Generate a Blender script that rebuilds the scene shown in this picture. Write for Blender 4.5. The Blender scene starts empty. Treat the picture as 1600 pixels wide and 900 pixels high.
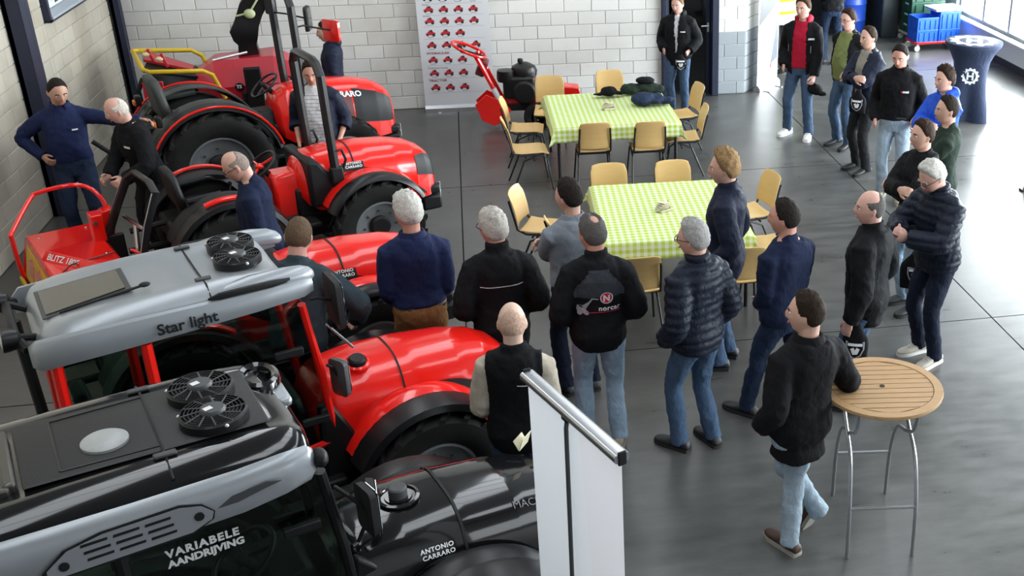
import bpy, bmesh, math, random
from mathutils import Vector, Matrix, Euler, noise
from mathutils.bvhtree import BVHTree
random.seed(7)
SC = bpy.context.scene
COL = SC.collection
PI = math.pi
R = math.radians

# ------------------------------------------------------------------ camera
cam_d = bpy.data.cameras.new('camera'); cam = bpy.data.objects.new('camera', cam_d); COL.objects.link(cam)
cam_d.sensor_width = 36.0; cam_d.lens = 1744.73 / 1600 * 36; cam_d.shift_x = -(1098.39 - 800) / 1600
_p, _y, _r = R(24.890), R(11.988), R(0.4726)
_w = Vector((math.sin(_y) * math.cos(_p), math.cos(_y) * math.cos(_p), -math.sin(_p)))
_rt = Vector((math.cos(_y), -math.sin(_y), 0)); _up = _rt.cross(_w)
_r2 = _rt * math.cos(_r) + _up * math.sin(_r); _u2 = _up * math.cos(_r) - _rt * math.sin(_r)
cam.matrix_world = Matrix(((_r2.x, _u2.x, -_w.x, 0), (_r2.y, _u2.y, -_w.y, 0), (_r2.z, _u2.z, -_w.z, 4.5445), (0, 0, 0, 1)))
cam_d.clip_start = .05; cam_d.clip_end = 200
SC.camera = cam

# ------------------------------------------------------------------ world, lights, exposure
wd = bpy.data.worlds.new('overcast'); SC.world = wd; wd.use_nodes = True
_bg = wd.node_tree.nodes['Background']; _bg.inputs[0].default_value = (.90, .95, 1.0, 1); _bg.inputs[1].default_value = 3.2
SC.view_settings.view_transform = 'Standard'; SC.view_settings.look = 'None'
SC.view_settings.exposure = 0.15; SC.view_settings.gamma = 1.0; SC.view_settings.use_curve_mapping = False
SKY_PANEL = 3.5        # emission of the translucent roof lights
def area(name, loc, rot, sx, sy, watts, col=(1, 1, 1)):
    l = bpy.data.lights.new(name, 'AREA'); l.shape = 'RECTANGLE'; l.size = sx; l.size_y = sy; l.energy = watts; l.color = col
    o = bpy.data.objects.new(name, l); COL.objects.link(o); o.location = loc; o.rotation_euler = rot; return o
# daylight entering through the window wall on the right
area('window_daylight', (9.35, 16.4, 1.9), (0, R(90), 0), 2.8, 7.5, 2100, (.93, .97, 1))
area('window_daylight', (9.35, 8.0, 1.9), (0, R(90), 0), 2.8, 8.0, 1500, (.93, .97, 1))

# ------------------------------------------------------------------ helpers
def link(o):
    COL.objects.link(o); return o
def tag(o, label=None, cat=None, group=None, kind=None):
    if label: o['label'] = label
    if cat: o['category'] = cat
    if group: o['group'] = group
    if kind: o['kind'] = kind
    return o
def empty(name, loc=(0, 0, 0), rz=0, label=None, cat=None, group=None):
    o = bpy.data.objects.new(name, None); link(o); o.location = loc; o.rotation_euler = (0, 0, rz)
    o.empty_display_size = .1
    return tag(o, label, cat, group)
def copy_tree(o, parent=None):
    c = o.copy(); COL.objects.link(c); c.parent = parent
    for ch in list(o.children): copy_tree(ch, c)
    return c

_M = {}
def mat(name, col=(.5, .5, .5), rough=.5, metal=0., var=.06, scale=30., bump=0., coat=0., spec=.5, alpha=None, emit=None):
    if name in _M: return _M[name]
    m = bpy.data.materials.new(name); m.use_nodes = True; nt = m.node_tree; b = nt.nodes['Principled BSDF']
    b.inputs['Roughness'].default_value = rough; b.inputs['Metallic'].default_value = metal
    b.inputs['Specular IOR Level'].default_value = spec
    if coat: b.inputs['Coat Weight'].default_value = coat; b.inputs['Coat Roughness'].default_value = .05
    tc = nt.nodes.new('ShaderNodeTexCoord')
    nz = nt.nodes.new('ShaderNodeTexNoise'); nz.inputs['Scale'].default_value = scale; nz.inputs['Detail'].default_value = 4
    nt.links.new(tc.outputs['Object'], nz.inputs['Vector'])
    mx = nt.nodes.new('ShaderNodeMix'); mx.data_type = 'RGBA'
    mx.inputs['A'].default_value = tuple(c * (1 - var) for c in col) + (1,)
    mx.inputs['B'].default_value = tuple(min(1, c * (1 + var)) for c in col) + (1,)
    nt.links.new(nz.outputs['Fac'], mx.inputs['Factor']); nt.links.new(mx.outputs['Result'], b.inputs['Base Color'])
    if bump:
        bp = nt.nodes.new('ShaderNodeBump'); bp.inputs['Strength'].default_value = bump; bp.inputs['Distance'].default_value = .01
        nt.links.new(nz.outputs['Fac'], bp.inputs['Height']); nt.links.new(bp.outputs['Normal'], b.inputs['Normal'])
    if emit: b.inputs['Emission Color'].default_value = tuple(emit[:3]) + (1,); b.inputs['Emission Strength'].default_value = emit[3]
    _M[name] = m; m['nz'] = nz.name; m['mx'] = mx.name
    return m
def glass_mat(name, tint, gloss=.12, rough=.02):
    if name in _M: return _M[name]
    m = bpy.data.materials.new(name); m.use_nodes = True; nt = m.node_tree; nt.nodes.clear()
    out = nt.nodes.new('ShaderNodeOutputMaterial'); mix = nt.nodes.new('ShaderNodeMixShader')
    tr = nt.nodes.new('ShaderNodeBsdfTransparent'); gl = nt.nodes.new('ShaderNodeBsdfGlossy'); lw = nt.nodes.new('ShaderNodeLayerWeight'); fr = nt.nodes.new('ShaderNodeMath'); fr.operation = 'POWER'; fr.inputs[1].default_value = 4.0
    lw.inputs['Blend'].default_value = .5; nt.links.new(lw.outputs['Facing'], fr.inputs[0])
    ma = nt.nodes.new('ShaderNodeMath'); ma.operation = 'ADD'; ma.inputs[1].default_value = gloss; ma.use_clamp = True
    tr.inputs[0].default_value = tuple(tint) + (1,); gl.inputs['Roughness'].default_value = rough
    nt.links.new(fr.outputs[0], ma.inputs[0]); nt.links.new(ma.outputs[0], mix.inputs[0])
    nt.links.new(tr.outputs[0], mix.inputs[1]); nt.links.new(gl.outputs[0], mix.inputs[2]); nt.links.new(mix.outputs[0], out.inputs[0])
    _M[name] = m; return m

def V(*a): return Vector(a)
class MB:
    """collects geometry for ONE mesh object"""
    def __init__(s): s.v = []; s.f = []; s.mi = []; s.m = 0
    def add(s, vs, fs):
        b = len(s.v); s.v += [Vector(p) for p in vs]; s.f += [tuple(i + b for i in f) for f in fs]; s.mi += [s.m] * len(fs); return s
    def box(s, c, d, rot=None, taper=1.0):
        hx, hy, hz = d[0] / 2, d[1] / 2, d[2] / 2; M = Euler(rot).to_matrix() if rot else None
        vs = []
        for z in (-hz, hz):
            k = taper if z > 0 else 1
            for x, y in ((-hx, -hy), (hx, -hy), (hx, hy), (-hx, hy)):
                p = Vector((x * k, y * k, z)); p = M @ p if M else p; vs.append(p + Vector(c))
        return s.add(vs, [(3, 2, 1, 0), (4, 5, 6, 7), (0, 1, 5, 4), (1, 2, 6, 5), (2, 3, 7, 6), (3, 0, 4, 7)])
    def loft(s, rings, caps=True, closed=True):
        n = len(rings[0]); vs = [p for r in rings for p in r]; fs = []
        for i in range(len(rings) - 1):
            for j in range(n if closed else n - 1):
                k = (j + 1) % n; fs.append((i * n + j, i * n + k, (i + 1) * n + k, (i + 1) * n + j))
        if caps:
            fs.append(tuple(range(n - 1, -1, -1))); fs.append(tuple((len(rings) - 1) * n + j for j in range(n)))
        return s.add(vs, fs)
    def tube(s, pts, r, n=10, caps=True, flat=1.0, ref=None):
        pts = [Vector(p) for p in pts]; k = len(pts)
        rr = r if isinstance(r, (list, tuple)) else [r] * k
        t0 = (pts[1] - pts[0]).normalized()
        a = Vector(ref) if ref is not None else (Vector((0, 0, 1)) if abs(t0.z) < .9 else Vector((1, 0, 0)))
        rings = []
        for i in range(k):
            t = (pts[min(i + 1, k - 1)] - pts[max(i - 1, 0)]).normalized()
            u = (a - t * a.dot(t)); u = u.normalized() if u.length > 1e-6 else t.orthogonal().normalized()
            w = t.cross(u); a = u if ref is None else a
            q = rr[i] if isinstance(rr[i], (tuple, list)) else (rr[i], rr[i] * flat)
            rings.append([pts[i] + u * (q[1] * math.cos(2 * PI * j / n)) + w * (q[0] * math.sin(2 * PI * j / n)) for j in range(n)])
        return s.loft(rings, caps)
    def lathe(s, prof, M=None, n=24, caps=True):
        """prof: (r, z) pairs around local z"""
        rings = []
        for r, z in prof:
            rg = [Vector((r * math.cos(2 * PI * j / n), r * math.sin(2 * PI * j / n), z)) for j in range(n)]
            rings.append([M @ p for p in rg] if M else rg)
        return s.loft(rings, caps)
    def cyl(s, a, b, r, n=16, r2=None): return s.tube([a, b], [r, r if r2 is None else r2], n)
    def ball(s, c, r, n=12, m=8):
        r = r if isinstance(r, (tuple, list)) else (r, r, r); rings = []
        for i in range(m + 1):
            th = PI * (i + .02) / (m + .04); rings.append([Vector((c[0] + r[0] * math.sin(th) * math.cos(2 * PI * j / n), c[1] + r[1] * math.sin(th) * math.sin(2 * PI * j / n), c[2] - r[2] * math.cos(th))) for j in range(n)])
        return s.loft(rings)
    def prism(s, poly, a, b, axis='y'):
        """polygon extruded from a to b; axis y: poly is (x,z); z: (x,y); x: (y,z)"""
        f = {'y': lambda p, t: (p[0], t, p[1]), 'z': lambda p, t: (p[0], p[1], t), 'x': lambda p, t: (t, p[0], p[1])}[axis]
        return s.loft([[Vector(f(p, a)) for p in poly], [Vector(f(p, b)) for p in poly]])
    def torus(s, c, R_, r, M=None, n=32, m=8, arc=(0, 2 * PI)):
        full = abs(arc[1] - arc[0] - 2 * PI) < 1e-4; k = n if full else n + 1; rings = []
        for i in range(k):
            a = arc[0] + (arc[1] - arc[0]) * i / n
            rg = [Vector(((R_ + r * math.cos(2 * PI * j / m)) * math.cos(a), (R_ + r * math.cos(2 * PI * j / m)) * math.sin(a), r * math.sin(2 * PI * j / m))) for j in range(m)]
            rings.append([(M @ p if M else p) + Vector(c) for p in rg])
        if full: rings.append(rings[0]); return s.loft(rings, False)
        return s.loft(rings)
    def grid(s, fn, nu, nv):
        vs = [Vector(fn(i / nu, j / nv)) for i in range(nu + 1) for j in range(nv + 1)]
        fs = [(i * (nv + 1) + j, (i + 1) * (nv + 1) + j, (i + 1) * (nv + 1) + j + 1, i * (nv + 1) + j + 1) for i in range(nu) for j in range(nv)]
        return s.add(vs, fs)
    def mesh(s, name, smooth=None):
        me = bpy.data.meshes.new(name); me.from_pydata([tuple(p) for p in s.v], [], s.f)
        bm = bmesh.new(); bm.from_mesh(me); bmesh.ops.recalc_face_normals(bm, faces=bm.faces); bm.to_mesh(me); bm.free()
        return me
    def build(s, name, mats, parent=None, bevel=0., smooth=35, seg=2, solid=0., recalc=True, subsurf=0):
        me = bpy.data.meshes.new(name); me.from_pydata([tuple(p) for p in s.v], [], s.f)
        if recalc:
            bm = bmesh.new(); bm.from_mesh(me); bmesh.ops.remove_doubles(bm, verts=bm.verts, dist=1e-5); bmesh.ops.recalc_face_normals(bm, faces=bm.faces)
            if len(set(s.mi)) > 1: pass
            bm.to_mesh(me); bm.free()
        mats = mats if isinstance(mats, (list, tuple)) else [mats]
        for m in mats: me.materials.append(m)
        if len(mats) > 1 and not recalc:
            me.polygons.foreach_set('material_index', s.mi)
        o = bpy.data.objects.new(name, me); link(o)
        if parent is not None: o.parent = parent
        if smooth:
            me.polygons.foreach_set('use_smooth', [True] * len(me.polygons))
            try: me.set_sharp_from_angle(angle=R(smooth))
            except Exception: pass
        if solid:
            sm = o.modifiers.new('solid', 'SOLIDIFY'); sm.thickness = solid; sm.offset = 0
        if bevel:
            bv = o.modifiers.new('bevel', 'BEVEL'); bv.width = bevel; bv.segments = seg; bv.limit_method = 'ANGLE'; bv.angle_limit = R(40)
        if subsurf:
            ss = o.modifiers.new('sub', 'SUBSURF'); ss.levels = subsurf; ss.render_levels = subsurf
        return o
def cr(pts, n=5):
    """Catmull-Rom smoothing of a path"""
    pts = [Vector(p) for p in pts]; o = []
    for i in range(len(pts) - 1):
        a, b_, c, d = pts[max(i - 1, 0)], pts[i], pts[i + 1], pts[min(i + 2, len(pts) - 1)]
        for k in range(n):
            t = k / n; o.append(.5 * ((2 * b_) + (c - a) * t + (2 * a - 5 * b_ + 4 * c - d) * t * t + (3 * b_ - a - 3 * c + d) * t ** 3))
    return o + [pts[-1]]
def rot_to(axis):
    """matrix turning local z to the axis"""
    return Vector(axis).to_track_quat('Z', 'Y').to_matrix()
def arcpts(cx, cz, r, a0, a1, n, y=0):
    return [(cx + r * math.cos(R(a0 + (a1 - a0) * i / n)), y, cz + r * math.sin(R(a0 + (a1 - a0) * i / n))) for i in range(n + 1)]
def rrect(w, h, r, n=4):
    """rounded rectangle outline centred at 0"""
    o = []
    for cx, cy, a in ((w / 2 - r, h / 2 - r, 0), (-w / 2 + r, h / 2 - r, 90), (-w / 2 + r, -h / 2 + r, 180), (w / 2 - r, -h / 2 + r, 270)):
        for i in range(n + 1):
            t = R(a + 90 * i / n); o.append((cx + r * math.cos(t), cy + r * math.sin(t)))
    return o
_TXT = {}
def text_geo(body, size=1.0, bold=0., spacing=1.0):
    """flat triangles of a piece of lettering in (x, y), left edge x=0, baseline 0"""
    k = (body, size, bold, spacing)
    if k in _TXT: return _TXT[k]
    c = bpy.data.curves.new('t', 'FONT'); c.body = body; c.size = size; c.offset = bold; c.resolution_u = 3; c.space_character = spacing
    o = bpy.data.objects.new('t', c); COL.objects.link(o)
    dg = bpy.context.evaluated_depsgraph_get(); me = bpy.data.meshes.new_from_object(o.evaluated_get(dg))
    vs = [(v.co.x, v.co.y) for v in me.vertices]; fs = [tuple(p.vertices) for p in me.polygons]
    bpy.data.objects.remove(o); bpy.data.curves.remove(c); bpy.data.meshes.remove(me)
    _TXT[k] = (vs, fs); return vs, fs
def lettering(name, body, size, fn, m, parent, bold=0., spacing=1.0, center=False):
    """lettering mapped through fn(x, y) -> point, one mesh part"""
    vs, fs = text_geo(body, size, bold, spacing)
    off = (max(v[0] for v in vs) / 2) if center and vs else 0
    mb = MB(); mb.add([fn(x - off, y) for x, y in vs], fs)
    o = mb.build(name, m, parent, smooth=0, recalc=False); return o
def lerp(a, b, t): return a + (b - a) * t
def interp(x, tab):
    if x <= tab[0][0]: return tab[0][1]
    for (a, va), (b, vb) in zip(tab, tab[1:]):
        if x <= b: return va + (vb - va) * (x - a) / (b - a)
    return tab[-1][1]
def sstep(a, b, x):
    t = min(1, max(0, (x - a) / (b - a))); return t * t * (3 - 2 * t)
# ================================================================== room shell
def concrete_mat():
    m = bpy.data.materials.new('polished_concrete'); m.use_nodes = True; nt = m.node_tree; b = nt.nodes['Principled BSDF']; L = nt.links.new
    tc = nt.nodes.new('ShaderNodeNewGeometry')
    n1 = nt.nodes.new('ShaderNodeTexNoise'); n1.inputs['Scale'].default_value = .8; n1.inputs['Detail'].default_value = 6; n1.inputs['Roughness'].default_value = .6
    n2 = nt.nodes.new('ShaderNodeTexNoise'); n2.inputs['Scale'].default_value = 5; n2.inputs['Detail'].default_value = 8; n2.inputs['Roughness'].default_value = .65
    n3 = nt.nodes.new('ShaderNodeTexNoise'); n3.inputs['Scale'].default_value = 90; n3.inputs['Detail'].default_value = 3
    mp = nt.nodes.new('ShaderNodeMapping'); mp.inputs['Scale'].default_value = (.5, 1.6, 1)
    L(tc.outputs['Position'], mp.inputs[0])
    L(tc.outputs['Position'], n1.inputs['Vector']); L(mp.outputs[0], n2.inputs['Vector']); L(tc.outputs['Position'], n3.inputs['Vector'])
    a = nt.nodes.new('ShaderNodeMath'); a.operation = 'MULTIPLY_ADD'; a.inputs[1].default_value = .6; L(n1.outputs['Fac'], a.inputs[0])
    a2 = nt.nodes.new('ShaderNodeMath'); a2.operation = 'MULTIPLY'; a2.inputs[1].default_value = .5; L(n2.outputs['Fac'], a2.inputs[0]); L(a2.outputs[0], a.inputs[2])
    cr = nt.nodes.new('ShaderNodeValToRGB'); L(a.outputs[0], cr.inputs[0])
    e = cr.color_ramp.elements; e[0].position = .32; e[0].color = (.034, .0345, .033, 1); e[1].position = .72; e[1].color = (.100, .100, .096, 1)
    L(cr.outputs[0], b.inputs['Base Color'])
    rr = nt.nodes.new('ShaderNodeMapRange'); rr.inputs['To Min'].default_value = .2; rr.inputs['To Max'].default_value = .42; L(n2.outputs['Fac'], rr.inputs[0]); L(rr.outputs[0], b.inputs['Roughness'])
    bp = nt.nodes.new('ShaderNodeBump'); bp.inputs['Strength'].default_value = .06; bp.inputs['Distance'].default_value = .004; L(n3.outputs['Fac'], bp.inputs['Height']); L(bp.outputs[0], b.inputs['Normal'])
    b.inputs['Specular IOR Level'].default_value = .6
    return m
def block_mat(name, col, stain=(.75, .7, .6)):
    m = bpy.data.materials.new(name); m.use_nodes = True; nt = m.node_tree; b = nt.nodes['Principled BSDF']; L = nt.links.new
    g = nt.nodes.new('ShaderNodeNewGeometry'); oi = nt.nodes.new('ShaderNodeObjectInfo')
    n1 = nt.nodes.new('ShaderNodeTexNoise'); n1.inputs['Scale'].default_value = 1.3; n1.inputs['Detail'].default_value = 5
    n2 = nt.nodes.new('ShaderNodeTexNoise'); n2.inputs['Scale'].default_value = 60; n2.inputs['Detail'].default_value = 4
    L(g.outputs['Position'], n1.inputs['Vector']); L(g.outputs['Position'], n2.inputs['Vector'])
    mx = nt.nodes.new('ShaderNodeMix'); mx.data_type = 'RGBA'; mx.inputs['A'].default_value = tuple(col) + (1,); mx.inputs['B'].default_value = tuple(c * s for c, s in zip(col, stain)) + (1,)
    mr = nt.nodes.new('ShaderNodeMapRange'); mr.inputs['From Min'].default_value = .45; mr.inputs['From Max'].default_value = .8; mr.inputs['To Max'].default_value = .7
    L(n1.outputs['Fac'], mr.inputs[0]); L(mr.outputs[0], mx.inputs['Factor'])
    hs = nt.nodes.new('ShaderNodeHueSaturation'); vr = nt.nodes.new('ShaderNodeMapRange'); vr.inputs['To Min'].default_value = .93; vr.inputs['To Max'].default_value = 1.06
    L(oi.outputs['Random'], vr.inputs[0]); L(vr.outputs[0], hs.inputs['Value']); L(mx.outputs['Result'], hs.inputs['Color']); L(hs.outputs[0], b.inputs['Base Color'])
    b.inputs['Roughness'].default_value = .85
    bp = nt.nodes.new('ShaderNodeBump'); bp.inputs['Strength'].default_value = .25; bp.inputs['Distance'].default_value = .004; L(n2.outputs['Fac'], bp.inputs['Height']); L(bp.outputs[0], b.inputs['Normal'])
    return m
CONC = concrete_mat()
BLOCK = block_mat('sand_lime_block', (.70, .69, .665))
BLOCKL = block_mat('sand_lime_block_warm', (.47, .43, .36))
BLOCKG = block_mat('grey_painted_block', (.30, .33, .355), (.9, .9, .9))
MORTAR = mat('mortar', (.50, .49, .46), .9)
NAVY_STEEL = mat('navy_painted_steel', (.012, .016, .040), .45)
WHITEWALL = mat('white_render', (.62, .64, .66), .7)
DARKWALL = mat('dark_panel', (.025, .028, .032), .6)

fl = MB().box((2.1, 8.5, -.09), (14.2, 29, .12)).build('floor', mat('joint_filler', (.035, .035, .035), .9), smooth=0); tag(fl, kind='structure')
xs = [-4.95, -.22, 4.51, 9.24]; ys = [-5.0, -.51, 3.97, 8.45, 12.93, 17.41, 22.0]
for i in range(3):
    for j in range(6):
        MB().box(((xs[i] + xs[i + 1]) / 2, (ys[j] + ys[j + 1]) / 2, -.015), (xs[i + 1] - xs[i] - .014, ys[j + 1] - ys[j] - .014, .03)).build('slab', CONC, fl, smooth=0)

BH, BW = .19, .40
def brick_wall(name, segs, depth_axis, plane, outward, zmax, ntop_individual, materials, thick=.24, kind_z=None):
    """segs: list of (a0, a1, z0, z1) rectangles of masonry along the axis; nearest courses become single blocks"""
    root = empty(name); tag(root, kind='structure')
    core = MB(); stuffb = MB(); meshes = {}
    def put(mb, a0, a1, z0, z1, d0, d1):
        c = ((a0 + a1) / 2, (d0 + d1) / 2, (z0 + z1) / 2); d = (a1 - a0, abs(d1 - d0), z1 - z0)
        if depth_axis == 'y': mb.box(c, d)
        else: mb.box((c[1], c[0], c[2]), (d[1], d[0], d[2]))
    for (a0, a1, z0, z1) in segs:
        put(core, a0, a1, z0, z1, plane + outward * .012, plane + outward * thick)
        r0, r1 = int(round(z0 / BH)), int(math.ceil(z1 / BH - 1e-6))
        for r in range(r0, r1):
            zt = min(z1, (r + 1) * BH); zb = r * BH; off = (r % 2) * BW / 2
            k0 = math.floor((a0 - off) / BW)
            x = k0 * BW + off
            while x < a1 - 1e-6:
                p0, p1 = max(x, a0), min(x + BW, a1)
                if p1 - p0 > .03:
                    q0, q1, w0, w1 = p0 + .004, p1 - .004, zb + .004, zt - .004
                    mt = kind_z((p0 + p1) / 2, (zb + zt) / 2) if kind_z else materials
                    if ntop_individual((p0 + p1) / 2, (zb + zt) / 2):
                        key = (round(q1 - q0, 3), round(w1 - w0, 3), mt.name)
                        if key not in meshes:
                            mb = MB(); w, h = key[0] / 2, key[1] / 2; e = .006; f = -outward
                            pts = lambda s, t, dd: [(-s, dd, -t), (s, dd, -t), (s, dd, t), (-s, dd, t)]
                            rings = [pts(w, h, -f * .05), pts(w, h, -f * 0.006), pts(w - e, h - e, 0.0)]
                            if depth_axis != 'y': rings = [[(q[1], q[0], q[2]) for q in rg] for rg in rings]
                            mb.loft([[Vector(q) for q in rg] for rg in rings])
                            me = mb.mesh('block'); me.materials.append(mt); meshes[key] = me
                        o = bpy.data.objects.new('block', meshes[key]); link(o); o.parent = root
                        dev = random.uniform(-.0015, .0015)
                        o.location = ((q0 + q1) / 2, plane + dev, (w0 + w1) / 2) if depth_axis == 'y' else (plane + dev, (q0 + q1) / 2, (w0 + w1) / 2)
                    else:
                        put(stuffb, q0, q1, w0, w1, plane, plane + outward * .05)
                x += BW
    core.build('mortar_bed', MORTAR, root, smooth=0)
    if stuffb.v:
        o = stuffb.build('block_courses', materials, root, smooth=0); tag(o, kind='stuff')
    return root
ZC = 6.8
DX0, DX1, DZ = 2.84, 3.70, 2.28
wb = brick_wall('wall_back', [(-4.65, DX0, 0, ZC), (DX1, 4.13, 0, ZC), (DX0, DX1, DZ, ZC)], 'y', 16.5, 1, ZC,
           lambda a, z: z < 2.25, BLOCK, kind_z=lambda a, z: BLOCKG if (a > 3.6 and z < .95) else BLOCK)
WY0, WY1, WZ0, WZ1 = 13.9, 16.1, 1.9, 3.3
brick_wall('wall_left', [(-5, 12.74, 0, ZC), (12.74, WY0, 0, ZC), (WY1, 16.5, 0, ZC), (WY0, WY1, 0, WZ0), (WY0, WY1, WZ1, ZC)], 'x', -4.65, -1, ZC,
           lambda a, z: a > 9.4 and z < 2.75, BLOCKL)
# angled wall return beside the door, then the passage side
def wall_strip(name, a, b, z0, z1, m, th=.2):
    a, b = Vector(a), Vector(b); d = (b - a).normalized(); n = Vector((-d.y, d.x)) * th
    return tag(MB().loft([[V(q.x, q.y, z0) for q in (a, b, b + n, a + n)], [V(q.x, q.y, z1) for q in (a, b, b + n, a + n)]]).build(name, m, smooth=0), kind='structure')
ret = empty('wall_return'); tag(ret, kind='structure')
_d = (Vector((4.55, 17.02)) - Vector((4.13, 16.5))); _L = _d.length; _a = math.atan2(_d.y, _d.x)
ret.location = (4.13, 16.5, 0); ret.rotation_euler = (0, 0, _a)
MB().box((_L / 2, .12, ZC / 2), (_L, .2, ZC)).build('mortar_bed', MORTAR, ret, smooth=0)
for r in range(0, 14):
    off = (r % 2) * .2
    for x0, x1 in ((0, .3 + off), (.3 + off, _L)):
        if x1 - x0 < .03 or x1 > _L + .01: x1 = _L
        if x1 - x0 > .03: MB().box(((x0 + x1) / 2, .045, (r + .5) * BH), (x1 - x0 - .008, .09, BH - .008)).build('block', BLOCKG if r < 5 else BLOCK, ret, bevel=.005, smooth=0)
wall_strip('wall_passage', (4.55, 17.02), (4.55, 22), 0, ZC, DARKWALL, .15)
wall_strip('wall_far', (4.55, 22.0), (9.1, 22.0), 0, ZC, DARKWALL, .2)
wall_strip('wall_rear', (9.1, -5), (-4.9, -5), 0, ZC, WHITEWALL, .2)
# window wall on the right
rw = tag(MB().box((9.0, 8.5, .23), (.2, 27, .46)).build('wall_right', WHITEWALL, smooth=0), kind='structure')
MB().box((9.0, 8.5, 5.1), (.2, 27, 3.4)).build('upper_wall', WHITEWALL, rw, smooth=0)
MB().box((9.0, 20.8, 1.9), (.2, 2.5, 3.0)).build('end_wall', WHITEWALL, rw, smooth=0)
MB().box((8.96, 8.5, .06), (.14, 27, .12)).build('skirting', DARKWALL, rw, smooth=0)
MB().box((8.93, 7.0, .475), (.3, 25, .035)).build('window_sill', mat('light_sill', (.55, .58, .6), .35), rw, bevel=.006)
ALU = mat('aluminium', (.55, .56, .58), .35, .9)
FRAME_GREY = mat('grey_window_frame', (.16, .17, .18), .45)
PANE = glass_mat('clear_pane', (.96, .98, .98), .02)
wroot = empty('window_1'); tag(wroot, kind='structure')
for k in range(16):
    y = 19.5 - k
    MB().box((9.0, y, 1.95), (.09, .06, 2.92)).build('mullion', FRAME_GREY, wroot, bevel=.005)
    if k < 15: MB().box((9.0, y - .5, 1.95), (.012, .94, 2.86)).build('pane', PANE, wroot, smooth=0)
for z in (.52, 1.62, 3.38): MB().box((9.0, 12, z), (.085, 15.06, .06)).build('transom', FRAME_GREY, wroot, bevel=.005)
# small high window in the left wall
w2 = empty('window_2'); tag(w2, kind='structure'); yc = (WY0 + WY1) / 2; wl = WY1 - WY0
PVC = mat('white_window_frame', (.75, .78, .8), .35)
SLATE = mat('grey_sill_stone', (.36, .40, .45), .4)
for y in (WY0 + .03, WY1 - .03): MB().box((-4.68, y, (WZ0 + WZ1) / 2), (.2, .06, WZ1 - WZ0)).build('reveal', NAVY_STEEL, w2)
MB().box((-4.68, yc, WZ1 - .03), (.2, wl, .06)).build('reveal', NAVY_STEEL, w2)
MB().box((-4.68, yc, WZ0 + .015), (.2, wl, .03)).build('reveal', NAVY_STEEL, w2)
MB().box((-4.66, yc, WZ0 + .045), (.2, wl - .1, .03)).build('sill', SLATE, w2, bevel=.005)
for (y0, y1) in ((WY0 + .08, yc - .28), (yc - .28, WY1 - .08)):
    fr = MB()
    for y in (y0 + .03, y1 - .03): fr.box((-4.77, y, (WZ0 + WZ1) / 2 + .03), (.06, .06, WZ1 - WZ0 - .12))
    for z in (WZ0 + .10, WZ1 - .09): fr.box((-4.77, (y0 + y1) / 2, z), (.06, y1 - y0, .07))
    fr.build('sash', PVC, w2, bevel=.006)
    MB().box((-4.78, (y0 + y1) / 2, (WZ0 + WZ1) / 2), (.012, y1 - y0 - .1, WZ1 - WZ0 - .2)).build('pane', PANE, w2, smooth=0)
    for k in range(6): MB().box((-4.86, (y0 + y1) / 2, WZ0 + .25 + k * .17), (.02, y1 - y0 - .1, .12), (0, R(20), 0)).build('blind_slat', PVC, w2, smooth=0)
# steel columns on the left wall
for i, (cx, cy, w, d, lab) in enumerate(((-4.56, 12.9, .26, .18, 'dark navy steel column standing against the left block wall'), (-4.57, 16.38, .12, .12, 'slim navy steel column in the corner of the block walls'))):
    c = MB(); c.box((cx, cy - w / 2 + .008, 3.3), (d, .016, 6.6)); c.box((cx, cy + w / 2 - .008, 3.3), (d, .016, 6.6)); c.box((cx - d / 2 + .03, cy, 3.3), (.05, w, 6.6)); c.box((cx + d/2 - .01, cy, 3.3), (.02, w, 6.6))
    o = c.build('steel_column', NAVY_STEEL, bevel=.004); tag(o, lab, 'column')
# door opening with frame, glazed leaf and the cloakroom behind
d1 = empty('door_1'); tag(d1, kind='structure')
for x in (DX0 + .035, DX1 - .05): MB().box((x, 16.52, DZ / 2), (.07 if x < 3 else .1, .22, DZ)).build('jamb', NAVY_STEEL, d1, bevel=.006)
MB().box(((DX0 + DX1) / 2, 16.52, DZ - .035), (DX1 - DX0 - .17, .22, .07)).build('head', NAVY_STEEL, d1, bevel=.006)
lf = empty('leaf'); lf.parent = d1
for x in (DX0 + .10, DX1 - .135): MB().box((x, 16.60, 1.1), (.055, .045, 2.18)).build('stile', NAVY_STEEL, lf, bevel=.004)
MB().box(((DX0 + DX1) / 2 - .015, 16.60, 1.1), (.58, .01, 2.1)).build('glass_panel', glass_mat('door_glass', (.75, .78, .8), .03), lf, smooth=0)
hb = MB(); hb.tube([(DX1 - .135, 16.575, 1.05), (DX1 - .135, 16.52, 1.05), (DX1 - .25, 16.52, 1.05)], .011); hb.box((DX1 - .135, 16.574, 1.02), (.03, .008, .14)); hb.build('handle', ALU, lf)
for nm, a, b in (('wall_cloakroom_side', (2.0, 16.75), (2.0, 21)), ('wall_cloakroom_back', (2.0, 21), (4.5, 21))): wall_strip(nm, b, a, 0, 3, DARKWALL, .05)
tag(MB().box((3.2, 18.9, 3.05), (2.7, 4.4, .06)).build('ceiling_cloakroom', DARKWALL, smooth=0), kind='structure')
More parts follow.
